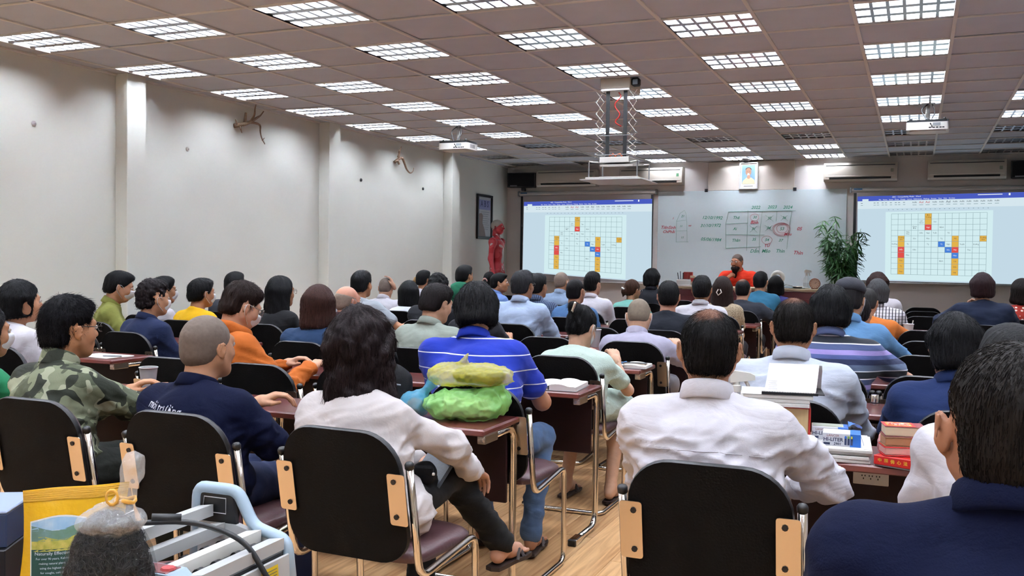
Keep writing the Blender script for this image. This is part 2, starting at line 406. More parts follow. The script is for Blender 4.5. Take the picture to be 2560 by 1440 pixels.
for k in (-1, 0, 1):
    for dx, dz in ((-.005, .004), (.005, .004), (0, -.006)): sock.box((k*.024+dx, -.004, dz+.006), (.0035, .002, .0055), m=1)
sock_me = sock.me('socket_plate', [MATS['white_plastic'], MATS['black_plastic']])
proto_desk = empty('training_desk')
for n_, m_ in (('desktop', top_me), ('edge_band', edge_me), ('modesty_panel', panel_me)): ob(n_, m_, proto_desk)
for sx in (-1, 1):
    lg = ob('leg', leg_me, proto_desk, (sx*(DW/2-.025), 0, 0))
    for n_, m_ in (('arm_bracket', arm_me), ('foot_sleeve', shoe_me), ('foot_cap', fcap_me)): ob(n_, m_, lg)
desk_first = [True]
def desk(xl, ynear, label, group, socket=False):
    if desk_first[0]: d = proto_desk; desk_first[0] = False
    else: d = copy_tree(proto_desk)
    d.location = (xl+DW/2, ynear+DD/2, 0); tag(d, label, 'desk', group)
    if socket: ob('socket_plate', sock_me, d, (socket, DD/2-.0415, .64))
    return d
DY = lambda k: 3.26+1.11*k
for k in range(10):
    for nm, xs in (('middle', (-2.69, -3.89)), ('left', (-5.70,)), ('right', (-.80, .40))):
        for j, xl in enumerate(xs):
            side = '' if len(xs) == 1 else (', aisle half' if j == 0 else ', far half')
            desk(xl, DY(k), 'dark red training desk, %s row from the back in the %s block%s' % (ordn[k+1], nm, side), 'training desks', socket=(.07 if (nm, j) == ('right', 0) and k < 3 else False))
# ================================================================== PEOPLE: a small distance-field modeller
class Field:
    def __init__(s, lo, hi, h):
        s.h = h; s.ax = [np.arange(lo[i]-2*h, hi[i]+2.5*h, h) for i in range(3)]; s.F = np.full([len(a) for a in s.ax], .5, np.float32)
    def _sl(s, lo, hi):
        r = []
        for i in range(3):
            a = s.ax[i]; i0 = max(0, int((lo[i]-a[0])/s.h)); i1 = min(len(a), int((hi[i]-a[0])/s.h)+2)
            if i1 <= i0: return None
            r.append(slice(i0, i1))
        return tuple(r)
    def _c(s, sl): return s.ax[0][sl[0]][:, None, None], s.ax[1][sl[1]][None, :, None], s.ax[2][sl[2]][None, None, :]
    def _mix(s, sl, d, k, sub):
        A = s.F[sl]
        if sub: d = -d; q = np.maximum(k-np.abs(A-d), 0)/k; s.F[sl] = np.maximum(A, d)+q*q*k*.25
        else: q = np.maximum(k-np.abs(A-d), 0)/k; s.F[sl] = np.minimum(A, d)-q*q*k*.25
    def cone(s, a, b, r1, r2, k=.03, sub=False, fl=None):
        a = np.array(a, float); b = np.array(b, float); m = max(r1, r2)+k+2*s.h
        sl = s._sl(np.minimum(a, b)-m, np.maximum(a, b)+m)
        if sl is None: return s
        X, Y, Z = s._c(sl); ab = b-a; L2 = max(ab@ab, 1e-9)
        t = np.clip(((X-a[0])*ab[0]+(Y-a[1])*ab[1]+(Z-a[2])*ab[2])/L2, 0, 1)
        f = fl or (1, 1, 1)
        d = np.sqrt(((X-a[0]-t*ab[0])*f[0])**2+((Y-a[1]-t*ab[1])*f[1])**2+((Z-a[2]-t*ab[2])*f[2])**2)-(r1+t*(r2-r1))
        s._mix(sl, d, k, sub); return s
    def ell(s, c, r, k=.03, sub=False, rot=None):
        c = np.array(c, float); r = np.array(r, float); m = max(r)+k+2*s.h
        if rot is None: sl = s._sl(c-r-k-2*s.h, c+r+k+2*s.h)
        else: sl = s._sl(c-m, c+m)
        if sl is None: return s
        X, Y, Z = s._c(sl); x, y, z = X-c[0], Y-c[1], Z-c[2]
        if rot is not None:
            M = np.array(Euler(rot).to_matrix()).T; x, y, z = M[0, 0]*x+M[0, 1]*y+M[0, 2]*z, M[1, 0]*x+M[1, 1]*y+M[1, 2]*z, M[2, 0]*x+M[2, 1]*y+M[2, 2]*z
        k0 = np.sqrt((x/r[0])**2+(y/r[1])**2+(z/r[2])**2); k1 = np.sqrt((x/r[0]**2)**2+(y/r[1]**2)**2+(z/r[2]**2)**2)+1e-9
        s._mix(sl, k0*(k0-1)/k1, k, sub); return s
    def cut(s, fn, k=.01):
        X, Y, Z = s._c((slice(None),)*3); g = fn(X, Y, Z); A = s.F; q = np.maximum(k-np.abs(A-g), 0)/k
        s.F = np.maximum(A, g)+q*q*k*.25; return s
    def mesh(s, relax=1):
        F = s.F; F[0] = F[-1] = .5; F[:, 0] = F[:, -1] = .5; F[:, :, 0] = F[:, :, -1] = .5
        I = F < 0
        cnt = np.zeros([n-1 for n in F.shape], np.int8)
        offs = [(a, b, c) for a in (0, 1) for b in (0, 1) for c in (0, 1)]
        nx, ny, nz = cnt.shape
        for a, b, c in offs: cnt += I[a:a+nx, b:b+ny, c:c+nz]
        act = np.argwhere((cnt > 0) & (cnt < 8))
        if len(act) == 0: return np.zeros((0, 3)), np.zeros((0, 4), int)
        val = np.stack([F[act[:, 0]+a, act[:, 1]+b, act[:, 2]+c] for a, b, c in offs], 1)
        acc = np.zeros((len(act), 3)); n = np.zeros(len(act))
        for i in range(8):
            for j in range(i+1, 8):
                df = [offs[j][q]-offs[i][q] for q in range(3)]
                if sum(map(abs, df)) != 1: continue
                A, B = val[:, i], val[:, j]; mk = (A < 0) != (B < 0)
                t = np.where(mk, A/np.where(mk, A-B, 1), 0)
                acc += mk[:, None]*(np.array(offs[i])+t[:, None]*np.array(df)); n += mk
        V = (act+acc/n[:, None])*s.h+np.array([a[0] for a in s.ax])
        ids = np.full(cnt.shape, -1, np.int64); ids[tuple(act.T)] = np.arange(len(act))
        Q = []
        for ax in range(3):
            o = [q for q in range(3) if q != ax]
            sl0 = [slice(None)]*3; sl1 = [slice(None)]*3; sl0[ax] = slice(0, -1); sl1[ax] = slice(1, None)
            for q in o: sl0[q] = slice(1, -1); sl1[q] = slice(1, -1)
            a_, b_ = I[tuple(sl0)], I[tuple(sl1)]
            for flip in (0, 1):
                E = np.argwhere((a_ & ~b_) if not flip else (~a_ & b_))
                if len(E) == 0: continue
                for q in o: E[:, q] += 1
                def at(d1, d2):
                    P = E.copy(); P[:, o[0]] -= d1; P[:, o[1]] -= d2; return ids[tuple(P.T)]
                q4 = np.stack([at(1, 1), at(0, 1), at(0, 0), at(1, 0)], 1)
                if (flip == 1) != (ax == 1): q4 = q4[:, ::-1]
                Q.append(q4)
        Q = np.concatenate(Q)
        for _ in range(relax):
            acc = np.zeros_like(V); n = np.zeros(len(V))
            for i in range(4):
                a, b = Q[:, i], Q[:, (i+1) % 4]
                np.add.at(acc, a, V[b]); np.add.at(n, a, 1)
            V = V*.5+.5*acc/np.maximum(n, 1)[:, None]
        return V, Q
def vnormals(V, Q):
    n = np.cross(V[Q[:, 2]]-V[Q[:, 0]], V[Q[:, 3]]-V[Q[:, 1]]); N = np.zeros_like(V)
    for i in range(4): np.add.at(N, Q[:, i], n)
    return N/(np.linalg.norm(N, axis=1, keepdims=True)+1e-12)
def wob(P, freq, seed, oct=3, ridge=False):
    """cheap smooth noise in [-1, 1]"""
    g = np.random.RandomState(seed); s = np.zeros(len(P)); a = 1.; tot = 0
    for o in range(oct):
        t = np.zeros(len(P))
        for _ in range(4):
            d = g.normal(size=3); d /= np.linalg.norm(d); t += np.sin(P @ (d*freq*(.7+.6*g.rand()))*(2**o)+g.rand()*6.28+1.5*np.sin(P @ g.normal(size=3)*freq*.6))
        t /= 2.2
        if ridge: t = 1-2*np.abs(t)
        s += a*t; tot += a; a *= .5
    return np.clip(s/tot, -1.3, 1.3)
class Parts:
    def __init__(s): s.V = []; s.Q = []; s.n = 0
    def add(s, V, Q): s.V.append(V); s.Q.append(np.asarray(Q)+s.n); s.n += len(V); return s
    def me(s, name, m, smooth=3.2):
        f = []
        for q in s.Q: f += q.tolist()
        return me_from(name, np.concatenate(s.V), f, m, None, smooth)
SKIN = {}
def skin(c): return mat('skin_'+c, c, .5, var=.07, vscale=30, spec=.4, bump=.04, bscale=220)
def hair_mat(c, tip=None):
    m = mat('hair_'+c+(tip or ''), c, .55, spec=.12)
    if m.node_tree.nodes.get('strand'): return m
    nt, b, L = nodes(m)
    tc = nt.nodes.new('ShaderNodeTexCoord'); mp = nt.nodes.new('ShaderNodeMapping'); mp.inputs['Scale'].default_value = (230, 230, 18); L(tc.outputs['Object'], mp.inputs[0])
    n = nt.nodes.new('ShaderNodeTexNoise'); n.name = 'strand'; n.inputs['Scale'].default_value = 1; n.inputs['Detail'].default_value = 3; L(mp.outputs[0], n.inputs['Vector'])
    bp = nt.nodes.new('ShaderNodeBump'); bp.inputs['Strength'].default_value = .7; bp.inputs['Distance'].default_value = .006; L(n.outputs['Fac'], bp.inputs['Height']); L(bp.outputs[0], b.inputs['Normal'])
    r = nt.nodes.new('ShaderNodeValToRGB'); L(n.outputs['Fac'], r.inputs[0]); c0 = lin(c); r.color_ramp.elements[0].position = .35; r.color_ramp.elements[1].position = .72
    r.color_ramp.elements[0].color = tuple(x*.45 for x in c0[:3])+(1,); r.color_ramp.elements[1].color = tuple(x*1.2+.001 for x in c0[:3])+(1,)
    L(r.outputs[0], b.inputs['Base Color'])
    return m
def thin_mat(c):
    m = hair_mat(c, 'thin'); nt, b, L = nodes(m)
    if nt.nodes.get('crown'): return m
    tc = nt.nodes.new('ShaderNodeTexCoord'); vd = nt.nodes.new('ShaderNodeVectorMath'); vd.name = 'crown'; vd.operation = 'DISTANCE'; vd.inputs[1].default_value = (-.005, -.055, .115); L(tc.outputs['Object'], vd.inputs[0])
    n = nt.nodes.new('ShaderNodeTexNoise'); n.inputs['Scale'].default_value = 90; L(tc.outputs['Object'], n.inputs['Vector']); a = nt.nodes.new('ShaderNodeMath'); a.operation = 'MULTIPLY_ADD'; a.inputs[1].default_value = .035; L(n.outputs['Fac'], a.inputs[0]); L(vd.outputs['Value'], a.inputs[2])
    mr = nt.nodes.new('ShaderNodeMapRange'); mr.interpolation_type = 'SMOOTHSTEP'; mr.inputs[1].default_value = .03; mr.inputs[2].default_value = .075; mr.inputs[3].default_value = .75; mr.inputs[4].default_value = 0; L(a.outputs[0], mr.inputs[0])
    mx = nt.nodes.new('ShaderNodeMix'); mx.data_type = 'RGBA'; old = b.inputs['Base Color'].links[0].from_socket; L(mr.outputs[0], mx.inputs[0]); L(old, mx.inputs[6]); mx.inputs[7].default_value = lin('7d5645'); L(mx.outputs[2], b.inputs['Base Color']); return m
def cloth(c, **k):
    d = dict(rough=.85, sheen=.02, var=.04, vscale=25, bump=.12, bscale=350, spec=.2, wrinkle=.5); d.update(k)
    return mat('cloth_'+c+str(sorted(k.items())), c, **d)
def seed_of(s): return sum(ord(c)*(i+3) for i, c in enumerate(s)) % 99991
# ---------------------------------------------------------------- head in its own frame: centre at mid height, face towards +y, top of skull z=.115, chin z=-.115
def head_field(F, w=1., fem=False, face=1.):
    F.ell((0, -.014, .024), (.076*w, .098, .091), .02)
    F.ell((0, .022, -.03), (.062*w, .073, .085), .03)
    F.ell((0, .050, -.083), (.033*w, .036, .030), .03)
    for sx in (-1, 1):
        F.ell((sx*.042*w, .052, -.028), (.026, .032, .03), .02)
        F.cone((sx*.056*w, .0, -.05), (sx*.03*w, .055, -.092), .02, .017, .03)
        F.ell((sx*.033, .107, .006), (.02, .018, .013), .014, sub=True)
        e = (sx*.086*w, -.010, -.008)
        F.ell(e, (.0065, .018, .029), .006, rot=(-.2, 0, -sx*.6)); F.ell((sx*.0965*w, -.003, -.002), (.005, .009, .015), .005, sub=True, rot=(-.2, 0, -sx*.6))
        F.cone((sx*.091*w, -.019, .016), (sx*.094*w, -.024, -.012), .0036, .0034, .005); F.ell((sx*.082*w, -.002, -.033), (.006, .008, .009), .005)
    F.cone((-.038, .078, .024), (.038, .078, .024), .012, .012, .02)
    F.cone((0, .086, .014), (0, .108, -.026), .008, .0125, .016)
    for sx in (-1, 1): F.ell((sx*.011, .1, -.03), (.009, .010, .008), .008)
    F.cone((-.017, .089, -.058), (.017, .089, -.058), .0065, .0065, .01); F.cone((-.015, .087, -.069), (.015, .087, -.069), .0075, .0075, .01)
    return F
HB = ((-.12, -.14, -.14), (.12, .14, .14))
def hair_field(style, h, w=1.):
    """returns a Field of the hair cap, before strand relief"""
    lo, hi = [-.17, -.19, -.2], [.17, .15, .19]
    if style in ('long', 'pony'): lo[2] = -.42; lo[1] = -.22
    if style in ('bob', 'wavy', 'bobin', 'grown'): lo[2] = -.28
    F = Field(lo, hi, h); face = True
    g1 = lambda X, Y, Z, s=1: .82*(Y-.083)-.573*(Z-.068)
    if style in ('short', 'crop', 'quiff', 'curly', 'thin', 'neat'):
        t = {'short': (.010, .013, .016), 'crop': (.004, .005, .007), 'quiff': (.006, .010, .030), 'curly': (.005, .014, .034), 'thin': (.005, .008, .004), 'neat': (.008, .010, .011)}[style]
        F.ell((0, -.016, .02+t[2]*.4), (.076*w+t[0], .098+t[1], .091+t[2]*.6), .01)
        F.ell((0, -.06, -.035), (.064*w+t[0]*.5, .052+t[1]*.7, .058), .03)
        if style in ('short', 'quiff', 'curly', 'neat'): F.ell((0, .03, .085), (.06*w, .064, .028+t[2]*.45), .03)
        F.cut(lambda X, Y, Z: np.maximum(g1(X, Y, Z), -Z-.078+.95*np.clip(Y+.055, 0, .075)), .014)
        F.ell((0, -.05, -.11), (.07*w, .062, .045), .03, sub=True)
        for sx in (-1, 1): F.ell((sx*.096*w, -.004, -.016), (.03, .027, .037), .008, sub=True)
        if style in ('quiff', 'crop', 'curly'):
            for sx in (-1, 1): F.ell((sx*.1*w, -.02, -.03), (.024, .075, .06), .03, sub=True)
    elif style == 'buzz':
        F.ell((0, -.014, .024), (.0785*w, .1005, .0935), .01); F.ell((0, -.045, -.03), (.062*w, .062, .05), .03); F.cut(lambda X, Y, Z: np.maximum(g1(X, Y, Z), -Z-.072+.95*np.clip(Y+.055, 0, .075)), .006)
    elif style == 'rim':
        F.ell((0, -.014, .024), (.0785*w, .1005, .092), .01); F.ell((0, -.045, -.03), (.062*w, .062, .05), .03); F.cut(lambda X, Y, Z: np.maximum(np.maximum(g1(X, Y, Z)+.015, Z-.035+.3*Y), -Z-.072+.95*np.clip(Y+.055, 0, .075)), .006)
    elif style in ('bob', 'bobin', 'grown', 'wavy'):
        bt = {'bob': -.15, 'bobin': -.13, 'grown': -.095, 'wavy': -.19}[style]; v = {'wavy': .03, 'bob': .02, 'bobin': .016, 'grown': .013}[style]
        F.ell((0, -.02, .03), (.078*w+v, .1+v, .093+v), .02)
        for sx in (-1, 1):
            F.cone((sx*.066*w, -.01, .02), (sx*(.066*w+v*.5), .0, bt+.045), .03+v*.55, .035+v*.6, .04)
            F.cone((sx*.05*w, -.06, .02), (sx*.05*w, -.068, bt+.035), .04+v*.5, .04+v*.5, .04)
        F.cone((0, -.075, .02), (0, -.08, bt+.035), .045+v*.5, .045+v*.5, .04)
        if style == 'grown':
            for sx in (-1, 1): F.ell((sx*.102*w, .006, -.045), (.04, .036, .055), .02, sub=True)
        F.cut(lambda X, Y, Z: np.maximum(np.minimum(g1(X, Y, Z), np.maximum(Y-.045, np.where(Z > .0, 1, -1)*0+(.052*w-np.abs(X)))), bt-Z+.06*np.clip(Y+.06, -1, 1)), .012)
    elif style == 'long':
        F.ell((0, -.02, .028), (.092*w, .116, .105), .02)
        for sx in (-1, 1):
            F.cone((sx*.06*w, -.02, .0), (sx*.075, -.04, -.2), .042, .05, .04); F.cone((sx*.045, -.07, 0), (sx*.05, -.115, -.36), .045, .035, .04)
        F.cone((0, -.08, 0), (0, -.12, -.36), .05, .035, .04)
        F.cut(lambda X, Y, Z: np.minimum(g1(X, Y, Z), np.maximum(Y-.05, .055-np.abs(X))), .012)
    elif style in ('bun', 'pony', 'lowbun'):
        F.ell((0, -.016, .026), (.083*w, .106, .099), .02)
        F.ell((0, -.055, -.03), (.06*w, .05, .055), .03)
        F.cut(lambda X, Y, Z: np.maximum(g1(X, Y, Z), -Z-.075+.95*np.clip(Y+.055, 0, .075)), .012)
        for sx in (-1, 1): F.ell((sx*.096*w, -.004, -.016), (.03, .025, .034), .008, sub=True)
        if style == 'bun':
            F.ell((.01, -.115, .055), (.045, .032, .045), .02); F.ell((-.015, -.13, .075), (.03, .024, .03), .015); F.cone((.02, -.12, .03), (.05, -.115, -.02), .014, .006, .02); F.cone((-.01, -.115, .0), (-.03, -.1, -.06), .016, .006, .02)
        elif style == 'lowbun': F.ell((-.02, -.125, -.03), (.035, .034, .042), .02); F.cone((-.02, -.12, -.05), (-.025, -.125, -.09), .02, .008, .02)
        else: F.cone((0, -.115, .02), (0, -.15, -.03), .022, .03, .02); F.cone((0, -.15, -.03), (0, -.135, -.26), .034, .014, .03)
    return F
def hair_mesh(style, h, w, seed, strands=0, flow=1.):
    F = hair_field(style, h, w); V, Q = F.mesh(1)
    N = vnormals(V, Q); g = np.random.RandomState(seed)
    ph = np.arctan2(V[:, 0], -(V[:, 1]+.05)); rad = np.linalg.norm(V-np.array((0, -.03, .03)), axis=1)
    if style in ('buzz', 'rim'): d = .0006*wob(V, 300, seed)
    else:
        q = np.zeros(len(V))
        for i in range(7):
            fr = g.randint(7, 34); q += np.sin(ph*fr+g.rand()*6.3+(2.5*np.sin(V[:, 2]*g.uniform(14, 34)+g.rand()*6)+1.2*np.sin(V[:, 1]*30+g.rand()*6))*flow)/(1+fr/16)
        amp = {'short': .0018, 'crop': .0006, 'quiff': .0026, 'curly': .003, 'thin': .0007, 'neat': .001, 'wavy': .0042, 'bob': .0016, 'bobin': .001, 'grown': .0018, 'long': .0024}.get(style, .0026)
        d = amp*q*.6
        if style == 'curly': d += .006*wob(V, 90, seed+1, 2, True)
        if style in ('short', 'quiff', 'grown'): d += .0022*wob(V, 60, seed+1, 2)
        if style == 'wavy': d += .008*wob(V*np.array((1, 1, 1.4)), 42, seed+2, 2)
    V = V+N*d[:, None]
    P = Parts().add(V, Q)
    if strands and style not in ('buzz', 'rim'):
        N = vnormals(V, Q); ix = g.choice(len(V), strands); p = V[ix]; n = N[ix]
        fl = p-np.array((.01, -.045, .13)); fl -= n*np.sum(fl*n, 1)[:, None]; fl /= np.linalg.norm(fl, axis=1)[:, None]+1e-6
        fl += {'curly': .5, 'wavy': .3, 'quiff': .3}.get(style, .14)*g.normal(size=fl.shape); fl[:, 2] -= {'wavy': .5, 'long': .8, 'bob': .6}.get(style, 0.)
        fl /= np.linalg.norm(fl, axis=1)[:, None]
        Ln = g.uniform(.014, .034, strands)*{'crop': .4, 'neat': .7, 'wavy': 1.3, 'long': 1.5, 'bob': 1.3}.get(style, 1.); lift = g.uniform(.0, .16, strands)*{'bob': .3, 'long': .3, 'bobin': .2, 'neat': .35, 'wavy': .6}.get(style, 1.)
        side = np.cross(n, fl); side /= np.linalg.norm(side, axis=1)[:, None]+1e-6
        vs = []
        for t, r in ((0, .0007), (.5, .0006), (1, .0001)):
            c = p+fl*(Ln*t)[:, None]+n*(Ln*(lift*t-.25*t*t)+.0006)[:, None]
            vs += [c-side*r, c+n*r*1.3, c+side*r]
        vs = np.stack(vs, 1); b = np.arange(strands)[:, None]*9
        fs = []
        for lv in (0, 3):
            for i in range(3): fs.append(np.concatenate([b+lv+i, b+lv+(i+1) % 3, b+lv+3+(i+1) % 3, b+lv+3+i], 1))
        P.add(vs.reshape(-1, 3), np.concatenate(fs))
    return P
def hand_field(F, wr, d, nrm, curl, side, sc=1.):
    """palm, four fingers and a thumb; d along the hand, nrm out of the back of the hand"""
    d = np.array(d, float); d /= np.linalg.norm(d); n = np.array(nrm, float); n -= d*(n@d); n /= np.linalg.norm(n); s_ = np.cross(d, n)*side; wr = np.array(wr, float)
    P = lambda a, b, c: wr+(d*a+s_*b+n*c)*sc
    for j, off in enumerate((-.03, -.010, .010, .029)):
        F.cone(P(.012, off*.6, 0), P(.078, off, .002), .014*sc, .012*sc, .012)
        ln = (.036, .042, .040, .031)[j]*sc; q = P(.086, off*1.05, .002); a = curl*.8
        for i in range(3):
            dd = d*math.cos(a)-n*math.sin(a); e = q+dd*ln*(1, .72, .6)[i]; F.cone(q, e, (.0098, .0088, .0078)[i]*sc, (.0088, .0078, .0066)[i]*sc, .003); q = e; a += curl*(.95 if i == 0 else .7)
    q = P(.022, -.032, -.006); e = P(.052, -.056+.02*min(curl, 1.2), -.018); F.cone(q, e, .014*sc, .0105*sc, .012); F.cone(e, P(.086, -.058+.04*min(curl, 1.2), -.026), .0100*sc, .0080*sc, .004)
    F.cone(wr-d*.02, P(.02, 0, 0), .024*sc, .026*sc, .015)
# ---------------------------------------------------------------- one seated (or standing) person
def rotm(e): return np.array(Euler(e).to_matrix())
PEOPLE = {}
def person(key, label, hx, hy, ztop, hip=None, yaw=0, hyaw=0, hpitch=0, htilt=0, fem=False, bulk=1., sw=None, skinc='b98a6c', hair='short', hairc='0b0a0b', shirt=None, sleeve='short', collar='polo', arms='desk', trousers='23242c', legs='seat', h=None, mask=False, glasses=None, hw=1., strands=0, fold=.0055, cs=None, sub=None, bare=False, base=0., skirt=None, hair_child=None, seatz=.49, waist=1., feet='shoe', neck=0., hem=False, group='people in the class'):
    seed = seed_of(key); dist = math.hypot(hx, hy)
    h = h or (.0085 if dist < 3.4 else .0105 if dist < 6 else .0135 if dist < 9 else .016)
    hh = max(.0038, min(.0075, .0012*dist))
    hip = hip or (hx, hy-.06); root = ob('person', None, loc=(hip[0], hip[1], base), rot=(0, 0, math.radians(yaw)))
    PEOPLE[key] = root; tag(root, label, 'person', group)
    cy, sy = math.cos(math.radians(-yaw)), math.sin(math.radians(-yaw)); dx, dy = hx-hip[0], hy-hip[1]
    hc = np.array((cy*dx-sy*dy, sy*dx+cy*dy, ztop-base-.118)); HR = rotm((math.radians(-hpitch), math.radians(htilt), 0)); HR = rotm((0, 0, math.radians(hyaw))) @ HR
    toW = lambda p: np.asarray(p) @ HR.T+hc
    sk = skin(skinc); sw = sw or (.155 if fem else .178); b = bulk
    nb = hc+HR @ np.array((0, -.035, -.115))*.5+np.array((0, -.035, -.115))*.5+np.array((0, -.014, -.032)); nb[0] = nb[0]*.75+.25*hc[0]*.9; nb[2] += neck
    SC = nb+np.array((0, -.012, -.048)); PC = np.array((0, -.01, seatz+.085)) if legs != 'stand' else np.array((0, 0, .93))
    at = lambda t: PC*(1-t)+SC*t+np.array((0, -.03*math.sin(math.pi*t), 0))
    SH = [SC+np.array((sx*sw, .0, -.022)) for sx in (-1, 1)]
    al, fl_ = (.265, .235) if fem else (.285, .25)
    EL, WR, HD, HN, CU = [], [], [], [], []
    for i, sx in enumerate((-1, 1)):
        a = arms[i] if isinstance(arms, (list, tuple)) else arms
        if a == 'desk': a = dict(w=(sx*.13+SC[0]*.3, SC[1]+(.36 if not fem else .33), .795-base), p=(sx*.7, -.35, -1), c=.55)
        elif a == 'lap': a = dict(w=(sx*.07, PC[1]+.27, .655), p=(sx*.7, -.6, -1), c=.6)
        if isinstance(a, dict):
            W = np.array(a['w'], float); v = W-SH[i]; L_ = np.linalg.norm(v); mx_ = (al+fl_)*.985
            if L_ > mx_: v *= mx_/L_; L_ = mx_; W = SH[i]+v
            x_ = (al*al-fl_*fl_+L_*L_)/(2*L_); hgt_ = math.sqrt(max(al*al-x_*x_, 0)); pl = np.array(a.get('p', (sx*.7, -.3, -1)), float); u0 = v/L_; pl -= u0*(pl@u0); pl /= np.linalg.norm(pl)
            EL.append(SH[i]+u0*x_+pl*hgt_); WR.append(W); HD.append(np.array(a['d'], float) if 'd' in a else (W-EL[i])/np.linalg.norm(W-EL[i])); CU.append(a.get('c', .5)); HN.append(a.get('n')); continue
        HN.append(None)
        if isinstance(a, str):
            e, q, cu = {'out': ((sx*.8, .3, -.65), (-sx*.1, .9, .15), .5),
                        'down': ((sx*.12, -.03, -1), (-sx*.05, .12, -1), .3), 'fold': ((sx*.45, .5, -.8), (-sx*.9, .45, .05), .6), 'cross': ((sx*.55, .55, -.7), (-sx*1., .35, -.05), .7)}[a]
        else: e, q, cu = a
        e = np.array(e, float); q = np.array(q, float)
        EL.append(SH[i]+e/np.linalg.norm(e)*al); WR.append(EL[i]+q/np.linalg.norm(q)*fl_); HD.append(q/np.linalg.norm(q)); CU.append(cu)
    lo = np.minimum.reduce([PC-.25, SC-.3]+EL+WR)-.1; hi = np.maximum.reduce([PC+.25, SC+.3]+EL+WR)+.1
    # torso prims shared by body and clothes: (kind, args, inflation)
    def torso(F, g, arm_to=2., loose=0., k=.06):
        gt = g if g > 0 else -.018
        ln = np.linalg.norm(SC-PC); lean = math.atan2(SC[1]-PC[1], SC[2]-PC[2]); side_ = math.atan2(SC[0]-PC[0], SC[2]-PC[2]); ro = (-lean, side_, 0)
        F.ell(PC, (.172*b*waist+gt, .128*b+gt, .115+gt), k)
        F.ell(at(.3), (.148*b*waist+gt+loose, .112*b+gt+loose*.7, .15+gt), k, rot=ro)
        F.ell(at(.62)+np.array((0, .004, 0)), ((.148 if fem else .165)*b+gt+loose*.6, .108*b+gt+loose*.4, .165+gt), k, rot=ro)
        F.ell(at(.9)+np.array((0, -.004, -.015)), (sw*.92+gt, .082*b+gt, .075+gt), k, rot=ro)
        if fem:
            for sx in (-1, 1): F.ell(at(.62)+np.array((sx*.07, .085, 0)), (.058+gt, .052+gt, .055+gt), .04)
        for i, sx in enumerate((-1, 1)):
            F.cone(nb+np.array((sx*.02, -.004, .0)), SH[i]+np.array((-sx*.03, 0, .012)), .034+gt, .036*b+gt, .05)
            F.ell(SH[i]+np.array((-sx*.012, 0, -.01)), (.05*b+gt, .055*b+gt, .058*b+gt), .06)
            F.cone(SH[i]+np.array((-sx*.035, -.012, -.05)), at(.55)+np.array((sx*.095*b, -.02, 0)), .05*b+gt, .06*b+gt, .07)
            r0, r1, r2 = (.044, .036, .026) if fem else (.05, .041, .03); r0, r1, r2 = r0*b, r1*b**.5, r2
            if arm_to > 0:
                t = min(arm_to, 1); e = SH[i]*(1-t)+EL[i]*t; F.cone(SH[i], e, r0+g+loose*.3, r0*(1-t)+r1*t+g+loose, .03)
                if arm_to > 1: t = arm_to-1; F.cone(EL[i], EL[i]*(1-t)+WR[i]*t, r1+g+loose*.8, r1*(1-t)+r2*t+g+loose*.8, .03)
        return F
    # ---- body
    B = Parts()
    F = Field(lo, np.maximum(hi, hc+.0), h); torso(F, -.006, 2.)
    neck0 = hc+HR @ np.array((0, -.03, -.055)); rn = .05 if fem else .06*b**.4
    F.cone(neck0, nb+np.array((0, .0, -.03)), rn*.9, rn, .03)
    F.cut(lambda X, Y, Z: Z-(neck0[2]-.01), .004)
    B.add(*F.mesh(1))
    F = head_field(Field(HB[0], HB[1], hh), hw*(.94 if fem else 1.), fem); nl = (neck0-hc) @ HR; nbl = (nb-hc) @ HR; ax = nbl-nl
    F.cone(nl*1., nl+ax*.8, rn*.88, rn*.97, .03)
    V, Q = F.mesh(1); B.add(toW(V), Q)
    hhand = .0045 if dist < 4 else .0065 if dist < 8 else .009
    for i, sx in enumerate((-1, 1)):
        d_ = HD[i]; nn = np.array((0, 0, 1.)) if abs(d_[2]) < .8 else np.array((sx, 0, .2))
        if HN[i] is not None: nn = np.array(HN[i], float)
        F = Field(WR[i]-.2, WR[i]+.2, hhand); hand_field(F, WR[i], d_, nn, CU[i], sx, .92 if fem else 1.); B.add(*F.mesh(1))
    # legs
    legp = []
    for i, sx in enumerate((-1, 1)):
        hipj = PC+np.array((sx*.085, .02, -.02))
        if legs == 'seat': kn = np.array((sx*.13, .40, seatz+.035)); an = np.array((sx*.13, .40, .085))
        elif legs == 'tuck': kn = np.array((sx*.12, .38, seatz+.03)); an = np.array((sx*.12, .17, .09))
        elif legs == 'stand': kn = np.array((sx*.09, .01, .49)); an = np.array((sx*.09, -.02, .08))
        else: kn = np.array(legs[i][0]); an = np.array(legs[i][1])
        legp.append((hipj, kn, an))
    if bare:
        F = Field((-.3, -.25, .0), (.3, .75, .6), .0085)
        for i, (a, k_, c) in enumerate(legp):
            F.cone(a, k_, .07, .05, .03); F.cone(k_, (k_*.55+c*.45)+np.array((0, -.015, 0)), .05, .049, .03); F.cone((k_*.55+c*.45)+np.array((0, -.015, 0)), c, .046, .033, .03)
        B.add(*F.mesh(1))
    sand = []
